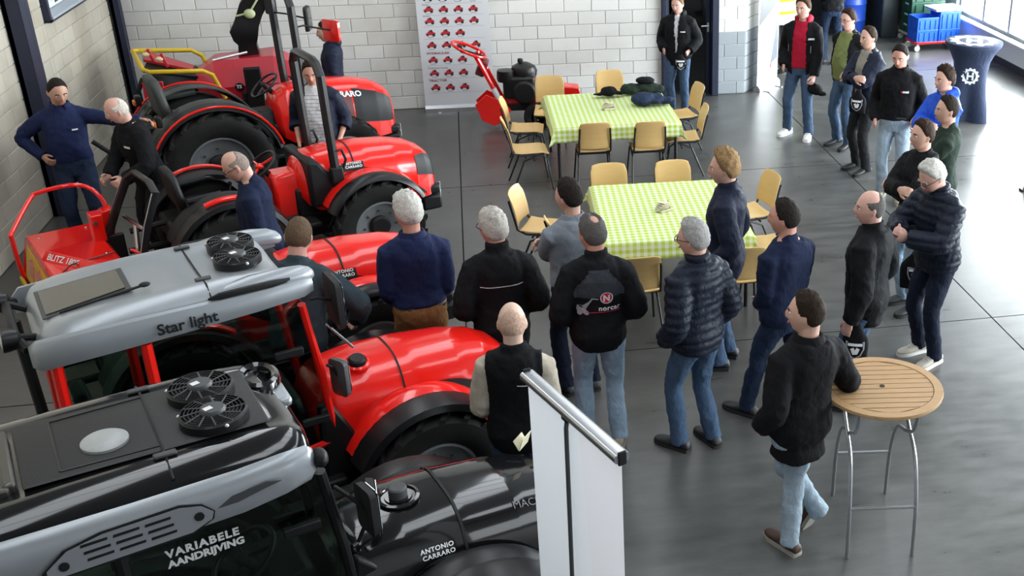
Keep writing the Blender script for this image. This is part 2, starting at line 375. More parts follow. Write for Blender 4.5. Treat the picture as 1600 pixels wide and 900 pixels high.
# ceiling with translucent roof lights
ce = empty('ceiling'); tag(ce, kind='structure')
CEIL = mat('grey_ceiling', (.17, .175, .18), .8)
SKYP = mat('roof_light_panel', (.8, .85, .9), .6, emit=(.92, .96, 1.0, SKY_PANEL))
ROOFL = [(-2.6, -1.2), (1.2, 2.6), (5.0, 6.4)]
edges = [-4.9] + [e for r_ in ROOFL for e in r_] + [9.1]
for i in range(0, len(edges), 2): MB().box(((edges[i] + edges[i + 1]) / 2, 8.5, ZC + .1), (edges[i + 1] - edges[i], 27.2, .2)).build('deck', CEIL, ce, smooth=0)
for (a, b) in ROOFL:
    for y0, y1 in ((-5.1, 0.5), (14.5, 22.1)): MB().box(((a + b) / 2, (y0 + y1) / 2, ZC + .1), (b - a, y1 - y0, .2)).build('deck', CEIL, ce, smooth=0)
    for k in range(7):
        MB().box(((a + b) / 2, 1.5 + 2 * k, ZC + .14), (b - a, 1.94, .03)).build('roof_light', SKYP, ce, smooth=0)
        MB().box(((a + b) / 2, .5 + 2 * k, ZC + .05), (b - a, .06, .18)).build('glazing_bar', ALU, ce, smooth=0)
# ================================================================== tractors and machines
def car_paint(name, col, rough=.22): return mat(name, col, rough, 0, .02, 3, coat=.6, spec=.4)
TRED = car_paint('tractor_red', (.80, .012, .007)); TBLACK = car_paint('tractor_gloss_black', (.006, .006, .007), .12); TSILV = mat('silver_paint', (.31, .332, .355), .35, .35, .03, 4, coat=.3)
PLB = mat('black_plastic', (.009, .009, .010), .5, 0, .1, 80, spec=.3); PLBS = mat('satin_black_plastic', (.008, .008, .009), .33, 0, .1, 60, spec=.35); PLG = mat('dark_grey_plastic', (.05, .052, .055), .5)
RUB = mat('tyre_rubber', (.014, .0135, .013), .8, 0, .4, 12, .2, spec=.2); RIM = mat('grey_rim', (.20, .21, .22), .45, .2); STEEL = mat('bright_steel', (.55, .55, .56), .25, 1.); YEL = mat('yellow_paint', (.72, .48, .015), .4); WSTK = mat('white_sticker', (.75, .75, .75), .5); ORG = mat('orange_lens', (.8, .16, .02), .25); ROPSM = mat('black_roll_bar', (.009, .009, .010), .4)
CABGL = glass_mat('tinted_cab_glass', (.66, .76, .72), .03); SKYL = glass_mat('roof_hatch_glass', (.25, .28, .26), .10)
LUGMESH = {}
def wheel(parent, c, r, w, rim=RIM, lugs=True, side=-1):
    o = MB(); ri = r * .56; h = w / 2
    o.lathe([(ri, -h * .62), (ri + .02, -h * .80), (r * .80, -h), (r * .92, -h * .97), (r * .955, -h * .80), (r * .965, 0), (r * .955, h * .80), (r * .92, h * .97), (r * .80, h), (ri + .02, h * .80), (ri, h * .62)], rot_to((0, 1, 0)).to_4x4(), 44, caps=False)
    t = o.build('wheel', RUB, parent, smooth=50); t.location = c
    key = (round(r, 3), round(w, 3))
    if key not in LUGMESH:
        l = MB(); rings = []
        for (y, a) in ((.004, 0), (h * .5, 9), (h * .96, 15)):
            q = []
            for (da, dr) in ((-3.4, -.05), (3.4, -.05), (2.3, .022), (-2.3, .022)):
                aa = R(a + da); rr = r * .97 + dr - (.012 if y > h * .9 else 0); q.append(Vector((rr * math.cos(aa), y, rr * math.sin(aa))))
            rings.append(q)
        l.loft(rings); l2 = MB(); l2.v = [Vector((p.x, -p.y, p.z)) for p in l.v]; l2.f = [tuple(reversed(f)) for f in l.f]
        ma = l.mesh('lug'); mb_ = l2.mesh('lug'); ma.materials.append(RUB); mb_.materials.append(RUB); LUGMESH[key] = (ma, mb_)
    if lugs:
        n = 18
        for k in range(n):
            for q in (0, 1):
                lo = bpy.data.objects.new('lug', LUGMESH[key][q]); link(lo); lo.parent = t; lo.rotation_euler = (0, R(360 / n * (k + .5 * q)), 0)
    s = side; rm = MB()
    rm.lathe([(ri + .012, -h * .62), (ri + .012, -h * .70), (ri - .01, -h * .70), (ri - .03, -h * .3), (ri * .55, -h * .2), (ri * .45, -h * .05), (.0, -h * .05)], rot_to((0, -s, 0)).to_4x4(), 32, caps=False); rm.build('rim', rim, t, smooth=40)
    hb = MB(); hb.lathe([(ri * .40, -h * .04), (ri * .40, -h * .30), (ri * .32, -h * .42), (0, -h * .42)], rot_to((0, -s, 0)).to_4x4(), 20); hb.build('hub', PLB, t)
    for k in range(8):
        a = 2 * PI * k / 8; MB().cyl((ri * .62 * math.cos(a), s * h * .2, ri * .62 * math.sin(a)), (ri * .62 * math.cos(a), s * h * .33, ri * .62 * math.sin(a)), .013, 6).build('bolt', PLG, t)
    return t
class Skin:
    """lofted bonnet: P(u, s) with u along the length and s from -1 (right foot) over 0 (ridge) to 1 (left foot)"""
    def __init__(s, secs, e=3.0): s.secs = secs; s.e = e; s.x0 = secs[0][0]; s.x1 = secs[-1][0]
    def P(s, x, q, off=0.):
        tab = s.secs; i = 0
        while i < len(tab) - 2 and x > tab[i + 1][0]: i += 1
        a, b = tab[i], tab[i + 1]; t = min(1, max(0, (x - a[0]) / (b[0] - a[0]))); t2 = t
        w, zb, zt = (lerp(a[k], b[k], t2) for k in (1, 2, 3)); th = q * PI / 2; e = 2 / s.e
        y = (w + off) * math.copysign(abs(math.sin(th)) ** e, th); z = zb + (zt - zb + off) * abs(math.cos(th)) ** e
        return Vector((x, y, z))
    def shell(s, name, m, parent, x0=None, x1=None, n=26, cap=True, off=0., nx=None):
        x0 = s.x0 if x0 is None else x0; x1 = s.x1 if x1 is None else x1; xs_ = sorted(set([x0, x1] + [a[0] for a in s.secs if x0 < a[0] < x1] + [lerp(x0, x1, k / 22) for k in range(23)]))
        mb = MB(); mb.loft([[s.P(x, lerp(-1, 1, j / n), off) for j in range(n + 1)] for x in xs_], caps=cap, closed=True)
        return mb.build(name, m, parent, smooth=55)
    def patch(s, name, m, parent, x0, x1, lo, hi, off=.004, nx=24, nq=8, th=.003):
        mb = MB(); mb.grid(lambda u, v: s.P(lerp(x0, x1, u), lerp(lo(u), hi(u), v), off), nx, nq); o = mb.build(name, m, parent, smooth=60)
        return o
    def text(s, name, body, size, x, q0, m, parent, off=.007, bold=.0, dq=None, spacing=1.0):
        zt, zb = s.P(x, q0 + .05).z, s.P(x, q0 - .05).z; k = .1 / max(.02, (s.P(x, q0 + .05) - s.P(x, q0 - .05)).length)
        return lettering(name, body, size, lambda a, b: s.P(x + a, q0 + b * k, off), m, parent, bold=bold, spacing=spacing)
def fender(parent, cx, cz, r, a0, a1, y0, y1, red, edge=PLBS, ew=.10, name='fender', n=18, edge_th=.035):
    sg = 1 if y1 > 0 else -1
    f = MB(); rings = []
    for k in range(n + 1):
        a = R(lerp(a0, a1, k / n)); c, s_ = math.cos(a), math.sin(a)
        prof = [(r, y0), (r + .012, y0), (r + .022, lerp(y0, y1, .5)), (r + .006, y1), (r - .012, y1), (r, lerp(y0, y1, .5))]
        rings.append([Vector((cx + p * c, y, cz + p * s_)) for p, y in prof])
    o = f.loft(rings).build(name, red, parent, smooth=60)
    if ew:
        f = MB(); rings = []
        for k in range(n + 1):
            a = R(lerp(a0 - 3, a1 + 3, k / n)); c, s_ = math.cos(a), math.sin(a); y2 = y1 + sg * ew
            prof = [(r + .008, y1 - sg * .02), (r + .014, y1 + sg * .02), (r - .004, y2 - sg * .015), (r - edge_th - .01, y2), (r - edge_th - .02, y2 - sg * .02), (r - .02, y1)]
            rings.append([Vector((cx + p * c, y, cz + p * s_)) for p, y in prof])
        f.loft(rings).build('fender_edge', edge, o, smooth=60)
    return o
def steering(parent, c, tilt, r=.17, hub=PLB):
    M = Euler((0, R(tilt), 0)).to_matrix(); st = MB(); st.torus(c, r, .014, M, 28, 8); o = st.build('steering_wheel', PLBS, parent)
    hb = MB()
    for a in (90, 210, 330): hb.tube([Vector(c), Vector(c) + M @ V(r * math.cos(R(a)), r * math.sin(R(a)), 0)], .011, 6)
    hb.ball(c, (.04, .04, .03)); hb.build('spokes', hub, o); MB().tube([Vector(c), Vector(c) + M @ V(0, 0, -.4)], .028, 10).build('steering_column', PLB, parent)
    return o
def seat(parent, x, z, back=.42, m=PLB, k=1.0):
    s = MB(); s.loft([[V(x + q[0] * .23, q[1] * .23, z + dz) for q in rrect(2, 2, .5)] for dz in (0, .04, .09)]); s.loft([[V(x + q[0] * .20, q[1] * .20, z + dz) for q in rrect(2, 2, .6)] for dz in (.09, .115)])
    o = s.build('seat', m, parent, smooth=50)
    b = MB(); b.loft([[V(x - .22 + t + dz * -.16, q[0], z + .12 + dz) for q in [(-w_, 0), (w_, 0)] for t in ((-.04, .04) if q[0] < 0 else (.04, -.04))] for dz, w_ in ((0, .20), (.1, .22), (back * .8, .19), (back, .12))])
    b.build('backrest', m, o, bevel=.03, seg=3, smooth=50)
    if k != 1: o.scale = (k, k, k); o.location = (x * (1 - k), 0, z * (1 - k))
    for sg in (1, -1): MB().tube([(x - .2, sg * .27, z + .22), (x + .1, sg * .27, z + .24)], .03, 8).build('armrest', m, o)
    return o
def fan(parent, c, r):
    b = MB(); b.lathe([(r * 1.04, 0), (r * 1.04, .035), (r * .97, .045), (r * .96, .0)], Matrix.Translation(c), 36, caps=False); b.lathe([(0, .003), (r, .003)], Matrix.Translation(c), 36, caps=False)
    o = b.build('fan', PLBS, parent, smooth=40)
    for k in range(1, 6): MB().torus((c[0], c[1], c[2] + .044), r * (.40 + .115 * k), .0032, None, 30, 5).build('grille_ring', PLB, o)
    for k in range(12):
        a = R(30 * k + 9); MB().tube([(c[0] + r * .36 * math.cos(a), c[1] + r * .36 * math.sin(a), c[2] + .046), (c[0] + r * math.cos(a + .25), c[1] + r * math.sin(a + .25), c[2] + .043)], .0042, 5).build('grille_spoke', PLG, o)
    MB().lathe([(r * .42, 0.0), (r * .42, .05), (r * .36, .062), (0, .064)], Matrix.Translation(c), 10).build('motor_cap', PLG, o); MB().box((c[0] - .02, c[1] - .01, c[2] + .0655), (.035, .028, .002), (0, 0, .3)).build('sticker', WSTK, o)
    for a in (40, 160, 280): MB().ball((c[0] + r * 1.03 * math.cos(R(a)), c[1] + r * 1.03 * math.sin(R(a)), c[2] + .03), .011, 8, 6).build('fixing_bolt', STEEL, o)
    return o
WB = 1.36
def hood_secs(k=1.0, dz=0.):
    return [(.74, .20, .80, 1.02 + dz), (.79, .27, .72, 1.12 + dz), (.88, .315, .66, 1.175 + dz), (1.1, .335, .62, 1.20 + dz), (1.4, .335, .60, 1.19 + dz), (1.7, .325, .58, 1.155 + dz), (1.9, .305, .56, 1.105 + dz), (2.02, .27, .56, 1.04 + dz), (2.09, .225, .57, .97 + dz), (2.13, .16, .59, .89 + dz), (2.145, .08, .62, .82 + dz)]
def undercarriage(t, rw, tyr, lug_sides, r_f=.46, body=PLB):
    c = MB(); c.box((.9, 0, .48), (2.1, .36, .26)); c.box((1.35, 0, .72), (1.3, .42, .3)); c.build('chassis', body, t, bevel=.03)
    MB().cyl((0, -.45, rw), (0, .45, rw), .09).build('axle', body, t); MB().cyl((WB, -.45, r_f), (WB, .45, r_f), .08).build('axle', body, t)
    for sg in (-1, 1):
        wheel(t, (0, sg * .52, rw), rw, tyr, lugs=sg in lug_sides, side=sg); wheel(t, (WB, sg * .52, r_f), r_f, tyr, lugs=sg in lug_sides, side=sg)
    MB().box((2.05, 0, .46), (.22, .50, .16)).build('front_weight', body, t, bevel=.03)
    hk = MB(); hk.tube([(2.14, 0, .50), (2.24, 0, .50)], .018, 8); hk.tube([(2.24, 0, .42), (2.24, 0, .58)], .014, 8); hk.build('tow_pin', STEEL, t)
    MB().box((.42, 0, .56), (.85, .86, .05)).build('floor_plate', body, t, bevel=.015)
    for sg in (-1, 1): MB().box((.62, sg * .44, .36), (.28, .12, .03)).build('step', body, t, bevel=.008)
def badge(hd, t, x, q, m=WSTK, size=.034):
    hd.text('badge', 'ANTONIO', size, x, q + .012, m, t, bold=.001, spacing=1.1); hd.text('badge', 'CARRARO', size, x + .004, q - .042, m, t, bold=.001, spacing=1.1)
def cab(t, pil, roof_z, x0=-.5, xb=-.08, x1=.74, hw=.42):
    zt = roof_z - .2
    for sg in (-1, 1):
        A0, A1 = V(x1 + .10, sg * (hw - .10), .82), V(x1, sg * (hw - .02), zt)
        MB().tube([A0, A0.lerp(A1, .5) + V(.01, sg * .012, 0), A1], .030, 8, flat=.8).build('pillar', pil, t)
        MB().tube([(xb, sg * (hw + .01), .72), (xb, sg * (hw + .015), 1.2), (xb, sg * hw, zt)], .030, 8).build('pillar', pil, t)
        MB().tube([(x0 - .02, sg * (hw - .06), .80), (x0, sg * (hw - .03), zt)], .030, 8).build('pillar', pil, t)
        g = lambda pts, nm: MB().loft([[V(*p) for p in pts], [V(p[0], p[1] - sg * .006, p[2]) for p in pts]]).build(nm, CABGL, t, smooth=0)
        g([(xb + .03, sg * (hw + .018), .75), (x1 + .08, sg * (hw - .085), .84), (x1 - .02, sg * (hw - .005), zt), (xb + .03, sg * (hw + .01), zt)], 'door_glass')
        g([(x0 + .02, sg * (hw - .035), .84), (xb - .03, sg * (hw + .02), .80), (xb - .03, sg * (hw + .008), zt), (x0 + .03, sg * (hw - .01), zt)], 'quarter_glass')
        MB().tube([(xb + .03, sg * (hw + .015), .76), (x1 + .08, sg * (hw - .085), .82)], .022, 8).build('door_sill', pil, t)
        hn = MB(); hn.box((x1 - .12, sg * (hw + .025), 1.52), (.16, .03, .045)); hn.build('hinge', PLB, t, bevel=.006)
        hn = MB(); hn.box((x1 - .02, sg * (hw - .02), 1.02), (.16, .03, .045)); hn.build('hinge', PLB, t, bevel=.006)
    fr = [(x1 + .10, -(hw - .12), .84), (x1 + .10, (hw - .12), .84), (x1 + .01, hw - .04, zt), (x1 + .01, -(hw - .04), zt)]; MB().loft([[V(*p) for p in fr], [V(p[0] + .006, p[1], p[2]) for p in fr]]).build('windscreen', CABGL, t, smooth=0)
    fr = [(x0 - .02, -(hw - .08), .86), (x0 - .02, hw - .08, .86), (x0, hw - .05, zt), (x0, -(hw - .05), zt)]; MB().loft([[V(*p) for p in fr], [V(p[0] - .006, p[1], p[2]) for p in fr]]).build('rear_glass', CABGL, t, smooth=0)
    bt = MB(); bt.box((-.25, 0, .72), (.55, .8, .18)); bt.build('cab_base', PLB, t, bevel=.03)
    MB().box((.62, 0, .92), (.22, .44, .36), (0, R(-12), 0)).build('dashboard', PLB, t, bevel=.04); steering(t, (.42, 0, 1.15), -32); seat(t, -.12, .80, .5)
    for sg in (-1, 1): fender(t, 0, .46, .56, 25, 150, sg * .30, sg * .44, pil if pil is TRED else PLB, ew=.16)
def roof_shell(t, m, z, x0, x1, hw, prof, name='roof'):
    """prof: half profile (y fraction, dz) from centre to lower edge"""
    ends = [(x0, .80, -.16), (x0 + .015, .90, -.11), (x0 + .05, .965, -.06), (x0 + .13, 1, -.025), (lerp(x0, x1, .4), 1, 0.), (x1 - .30, 1, .004), (x1 - .12, .985, -.008), (x1 - .04, .95, -.03), (x1, .88, -.085)]
    rings = []
    for (x, ky, dz) in ends:
        half = [(q[0] * hw * ky, max(z + q[1] + dz * (1 if q[1] > -.15 else .25), z + prof[-1][1])) for q in prof]
        pts = [(-y, zz) for y, zz in reversed(half)] + [(y, zz) for y, zz in half[1:]]
        rings.append([V(x, y, zz) for y, zz in pts])
    return MB().loft(rings).build(name, m, t, smooth=50, subsurf=1)
def bar(t, m, name, pts, prof, parent=None):
    """closed (dy, dz) profile swept along (x, y, z) points with scale"""
    rings = [[V(p[0], p[1] + d[0] * p[3], p[2] + d[1] * p[3]) for d in prof] for p in pts]
    return MB().loft(rings).build(name, m, parent or t, smooth=50)
def worklight(t, c, d):
    o = MB(); M = rot_to(d).to_4x4(); M.translation = c; o.lathe([(.02, -.05), (.05, -.03), (.062, .02), (.062, .04), (.055, .042)], M, 16); w = o.build('work_light', PLBS, t)
    MB().lathe([(.05, .038), (.03, .046), (0, .048)], M, 16).build('lens', mat('lamp_lens', (.6, .62, .65), .12), w)
    return w
def mirror(t, base, c, w, h, rz, glass_back=True, m=PLB):
    a = MB().tube([base, (base[0] + (c[0] - base[0]) * .3, c[1], base[2]), c], .010, 8).build('mirror_arm', PLB, t)
    M = Matrix.Translation(c) @ Matrix.Rotation(rz, 4, 'Z'); b = MB(); b.loft([[M @ V(d, q[0], q[1]) for q in rrect(w * k, h * k, .03)] for d, k in ((-.03, .8), (-.02, .97), (.012, 1.), (.014, .97))]); o = b.build('mirror', m, t, smooth=45)
    g = MB(); g.loft([[M @ V(d, q[0], q[1]) for q in rrect(w * .88, h * .9, .025)] for d in (-.0305, -.033)]); g.build('mirror_glass', mat('mirror_glass', (.75, .77, .8), .05, 1.), o, smooth=0)
    return o
# ---------------------------------------------------------------- T1: black tractor with cab, nearest the camera
def tractor_black():
    t = empty('cab_tractor', (-1.62, 4.44, 0), R(22), 'glossy black cab tractor with black and silver roof nearest the camera', 'tractor')
    undercarriage(t, .46, .27, (1, -1))
    hd = Skin([(a, w * 1.06, zb, zt + .02) for a, w, zb, zt in hood_secs()], 3.4)
    hd.shell('bonnet', TBLACK, t); hd.shell('bonnet_seam', PLB, t, 1.385, 1.40, cap=False, off=.006)
    cp = MB(); cp.lathe([(.105, 0), (.105, .010), (.09, .014), (.085, .004), (.07, .004), (.068, .012), (.06, .012)], Matrix.Translation((1.17, -.03, 1.222)), 28); cp.build('filler_ring', TBLACK, t); MB().lathe([(.048, 0), (.048, .06), (.04, .068), (0, .07)], Matrix.Translation((1.17, -.03, 1.22)), 12).build('fuel_cap', PLG, t)
    badge(hd, t, 1.16, -.62)
    hd.text('model_lettering', 'MACH 4', .06, 1.68, -.45, mat('dim_grey_print', (.14, .14, .15), .4), t)
    fender(t, WB, .46, .55, 20, 142, -.36, -.50, PLBS, ew=.15); fender(t, WB, .46, .55, 20, 142, .36, .50, PLBS, ew=.15)
    cab(t, PLBS, 1.95)
    z = 1.98
    prof = [(0, 0), (.3, -.002), (.52, -.008), (.60, .004), (.72, .0), (.84, -.03), (.92, -.08), (.95, -.14), (.96, -.22)]
    rf = roof_shell(t, TBLACK, z, -.86, .74, .50, prof)
    # matt centre deck, raised panel lines, seam, hatch, dome, fans
    dk = MB(); dk.loft([[V(x, y, z + .005) for x, y in ((-.34, -.27), (.6, -.27), (.6, .27), (-.34, .27))], [V(x, y, z + .012) for x, y in ((-.33, -.26), (.59, -.26), (.59, .26), (-.33, .26))]]); dk.build('deck_panel', mat('textured_black', (.016, .016, .017), .55, 0, .2, 150, .2), rf, bevel=.004)
    MB().tube([(.17, -.44, z - .035), (.17, -.33, z + .002), (.17, -.27, z + .013), (.17, .27, z + .013), (.17, .33, z + .002), (.17, .44, z - .035)], .006, 6).build('roof_seam', PLB, rf)
    MB().tube([(-.2, -.22, z + .0135), (-.2, .22, z + .0135)], .005, 6).build('panel_rib', PLBS, rf)
    for y in (-.22, .22): MB().tube([(-.2, y, z + .0135), (.17, y * 1.06, z + .0135)], .005, 6).build('panel_rib', PLBS, rf)
    for y in (-.31, .31): MB().box((.17, y, z + .012), (.09, .035, .016)).build('hinge', PLG, rf, bevel=.006)
    dm = MB(); dm.lathe([(.092, 0), (.092, .012), (.08, .02), (.0, .028)], Matrix.Translation((-.02, -.08, z + .012)), 28); dm.build('vent_dome', mat('pale_grey_dome', (.36, .37, .37), .4, 0, .15, 40), rf)
    fan(t, (.40, .12, z + .012), .135); fan(t, (.40, -.14, z + .014), .135)
    hf = MB()
    for (c, d) in (((-.60, -.22, z - .01), (.44, .05, .05)), ((-.60, .22, z - .01), (.44, .05, .05)), ((-.38, 0, z + .0), (.05, .46, .05)), ((-.80, 0, z - .05), (.05, .46, .05))): hf.box(c, d)
    hf.build('hatch_frame', mat('bronze_grey_frame', (.10, .095, .085), .3, .6), rf, bevel=.012)
    MB().box((-.59, 0, z - .004), (.40, .40, .012)).build('hatch_glass', SKYL, rf, bevel=.004)
    # air inlet at the front of the roof
    ai = MB(); ai.torus((0, 0, 0), .10, .03, None, 24, 8); ai.v = [V(.66 + p.x * .75, .20 + p.y * 1.1, z - .03 + p.z * 1.2) for p in ai.v]; ai.build('air_inlet', TBLACK, rf)
    MB().box((.70, .06, z - .06), (.10, .20, .05)).build('inlet_bracket', TSILV, rf, bevel=.02)
    for sg in (-1, 1):
        pr = [(0, -.09), (.028, -.085), (.04, -.05), (.036, .04), (.016, .085), (-.012, .095), (-.03, .06), (-.03, -.07)]; pr = [(sg * a, b_) for a, b_ in pr]
        bb = bar(t, TSILV, 'side_band', [(-.90, sg * .40, 1.78, .6), (-.84, sg * .43, 1.785, .95), (-.5, sg * .462, 1.80, 1.05), (0, sg * .475, 1.808, 1.05), (.4, sg * .468, 1.815, 1.03), (.58, sg * .45, 1.825, .98), (.69, sg * .43, 1.83, .85), (.72, sg * .415, 1.83, .55)], pr)
        # vent plate with nine slots
        y = sg * .5165
        def pl(x, zz, k=0): return V(x, y + sg * k - sg * .05 * max(0, (zz + .02)) * 1.0, 1.79 + zz + x * .012)
        ol = [(-.33, -.062), (-.29, -.072), (.19, -.064), (.27, -.03), (.28, .0), (.24, .04), (.16, .062), (-.12, .056), (-.25, .03), (-.33, -.03)]
        g = MB(); g.loft([[pl(x * 1.03 - .004, q * 1.17, .0) for x, q in ol], [pl(x * 1.04 - .004, q * 1.17, .004) for x, q in ol]]); g.build('vent_gasket', PLB, bb)
        g = MB(); g.loft([[pl(x, q, .0) for x, q in ol], [pl(x, q, .008) for x, q in ol]]); vp = g.build('vent_plate', TSILV, bb)
        for r_ in range(3):
            for c_ in range(3):
                xx = -.155 + c_ * .115 + r_ * .006; zz = .036 - r_ * .033
                g = MB(); q = [(xx - .048, zz - .009), (xx + .047, zz - .007), (xx + .049, zz + .004), (xx - .046, zz + .003)]; g.loft([[pl(a, b_, .004) for a, b_ in q], [pl(a, b_, .0095) for a, b_ in q]]); g.build('slot', PLB, bb)
        for xx, zz in ((-.27, -.028), (.225, .0)): MB().cyl(pl(xx, zz, .004), pl(xx, zz, .014), .019, 12).build('bolt', PLB, bb)
        g = MB(); q = [(.30, .0), (.36, .035), (.50, .05), (.56, .035), (.50, .025), (.38, .0)]; g.loft([[pl(a, b_ + .0, -.012) for a, b_ in q], [pl(a, b_, -.004) for a, b_ in q]]); g.build('scoop', PLG, bb)
    MB().ball((.745, -.42, 1.83), (.035, .05, .045)).build('roof_lamp', PLB, t)
    # lettering on the door glass
    dgl = lambda a, b_: V(.06 + a, -.438 + .0 * b_ + a * .03, 1.535 + b_)
    lettering('window_lettering', 'VARIABELE', .052, lambda a, b_: dgl(a + .02, b_ + .05), WSTK, t, bold=.0022, spacing=1.18); lettering('window_lettering', 'AANDRIJVING', .048, lambda a, b_: dgl(a + .02, b_), WSTK, t, bold=.0022, spacing=1.0)
    mirror(t, (.80, -.36, 1.62), (.90, -.46, 1.52), .15, .24, R(190)); mirror(t, (.86, -.26, 1.2), (.98, -.24, 1.36), .18, .26, R(165))
    MB().prism([(.80, .80), (1.0, .86), (.98, 1.05), (.86, 1.16)], -.30, -.24).build('cowl_panel', PLB, t, bevel=.02)
    return t
# ---------------------------------------------------------------- T2: red tractor with silver cab roof
def tractor_red_cab():
    t = empty('cab_tractor', (-1.88, 6.12, 0), R(23), 'red cab tractor with silver roof and twin black roof fans', 'tractor')
    undercarriage(t, .46, .27, (-1,))
    hd = Skin(hood_secs(), 3.0); hd.shell('bonnet', TRED, t); hd.shell('bonnet_seam', PLB, t, 1.30, 1.312, cap=False, off=.005)
    hd.patch('side_graphic', PLB, t, 1.12, 2.0, lambda u: -.97, lambda u: -.97 + .34 * math.sin(PI * min(1, u * 1.02)) ** .6, .004)
    cp = MB(); cp.lathe([(.075, 0), (.075, .016), (.062, .024), (.058, .01)], Matrix.Translation((1.07, -.16, 1.185)) @ Matrix.Rotation(R(14), 4, 'X'), 24); cp.build('filler_ring', TRED, t); MB().lathe([(.052, 0), (.052, .045), (.042, .056), (0, .06)], Matrix.Translation((1.07, -.16, 1.185)) @ Matrix.Rotation(R(14), 4, 'X'), 18).build('fuel_cap', PLB, t)
    badge(hd, t, 1.35, -.74)
    for sg in (-1, 1): fender(t, WB, .46, .54, 28, 150, sg * .30, sg * .46, TRED, ew=.17)
    MB().box((.93, -.40, .70), (.05, .012, .07), (0, R(-35), 0)).build('reflector', YEL, t)
    MB().prism([(.74, .55), (1.02, .60), (.94, .86), (.84, 1.06), (.76, 1.06)], -.36, -.27).build('cowl_panel', PLB, t, bevel=.02)
    cab(t, TRED, 1.98)
    z = 2.0
    prof = [(0, -.02), (.28, -.018), (.46, -.012), (.58, .0), (.70, -.004), (.80, -.03), (.87, -.07), (.88, -.13), (.88, -.20)]
    rf = roof_shell(t, TSILV, z, -.56, .72, .48, prof)
    MB().tube([(.28, -.425, z - .12), (.28, -.40, z - .05), (.28, -.33, z - .0), (.28, -.2, z - .008), (.28, .2, z - .008), (.28, .33, z - .0), (.28, .41, z - .06)], .005, 6).build('roof_seam', PLB, rf)
    for y in (-.26, .26): MB().box((.28, y, z + .004), (.085, .032, .016)).build('hinge', PLG, rf, bevel=.006)
    fan(t, (.52, .13, z - .004), .125); fan(t, (.50, -.115, z - .002), .125)
    # recessed rear roof window
    rc = MB(); rc.loft([[V(x, y, zz) for x, y, zz in ((-.50, -.20, z - .060), (-.06, -.17, z - .010), (-.06, .17, z - .010), (-.50, .20, z - .060))], [V(x, y, zz + .008) for x, y, zz in ((-.50, -.20, z - .060), (-.06, -.17, z - .010), (-.06, .17, z - .010), (-.50, .20, z - .060))]]); rc.build('hatch_frame', PLG, rf, bevel=.004)
    q = ((-.48, -.17, z - .049), (-.09, -.14, z - .004), (-.09, .14, z - .004), (-.48, .17, z - .049)); MB().loft([[V(*p) for p in q], [V(p[0], p[1], p[2] + .006) for p in q]]).build('hatch_glass', mat('hatch_smoked', (.05, .045, .035), .08, spec=.8), rf)
    MB().tube([(-.42, -.20, z - .036), (.0, -.19, z + .012)], .008, 6).build('hatch_stay', PLB, rf); MB().ball((.0, -.19, z + .014), (.03, .02, .014)).build('stay_knob', PLB, rf)
    for sg in (-1, 1):
        pr = [(sg * a, b_) for a, b_ in [(0, -.075), (.022, -.07), (.032, -.03), (.028, .03), (.012, .065), (-.02, .07), (-.03, -.06)]]
        bb = bar(t, TSILV, 'side_band', [(-.60, sg * .37, 1.83, .75), (-.56, sg * .40, 1.84, 1.1), (-.3, sg * .425, 1.855, 1.05), (.1, sg * .435, 1.868, .95), (.5, sg * .43, 1.878, .82), (.76, sg * .405, 1.885, .75), (.82, sg * .385, 1.885, .55)], pr)
        if sg < 0: lettering('roof_lettering', 'Star light', .085, lambda a, b_: V(-.02 + a, -.4735 + b_ * .06 + a * .004, 1.83 + b_ + a * .02), PLB, bb, bold=.002)
        bar(t, PLB, 'air_slot', [(.26, sg * .424, 1.945, .3), (.32, sg * .432, 1.95, 1), (.6, sg * .424, 1.95, 1), (.70, sg * .40, 1.945, .8)], [(sg * a, b_) for a, b_ in [(.0, -.018), (.006, 0), (0, .018), (-.02, .018), (-.02, -.018)]])
        bar(t, TSILV, 'roof_shoulder', [(.30, sg * .355, z - .06, .55), (.5, sg * .35, z - .055, 1.), (.68, sg * .345, z - .058, 1.05), (.78, sg * .335, z - .065, .95), (.83, sg * .325, z - .075, .7), (.85, sg * .32, z - .08, .35)], [(.06 * math.cos(a), .055 * math.sin(a)) for a in [2 * PI * k / 14 for k in range(14)]])
        wl = worklight(t, (-.66, sg * .26, 1.90), (-.9, 0, .1)); MB().tube([(-.55, sg * .2, 1.86), (-.64, sg * .24, 1.90)], .02, 8).build('lamp_bracket', PLB, t)
    MB().tube([(-.60, -.34, 1.86), (-.64, -.25, 1.90), (-.64, .25, 1.90), (-.60, .34, 1.86)], .025, 8).build('light_bar', PLB, t)
    for y in (.05, .10): MB().tube([(-.68, y, 1.92), (-.72, y, 2.03)], .012, 8).build('aerial_stub', STEEL, t)
    mirror(t, (.80, -.36, 1.78), (.93, -.36, 1.74), .24, .30, R(180)); mirror(t, (.84, -.36, 1.34), (.89, -.40, 1.26), .13, .24, R(205), m=PLG)
    lv = MB().tube([(.86, -.40, 1.62), (1.0, -.38, 1.42)], .008, 6); lv.build('wiper_arm', STEEL, t)
    MB().tube([(-.60, .32, .9), (-.62, .33, 1.75)], .03, 8).build('rear_rail', PLB, t)
    return t
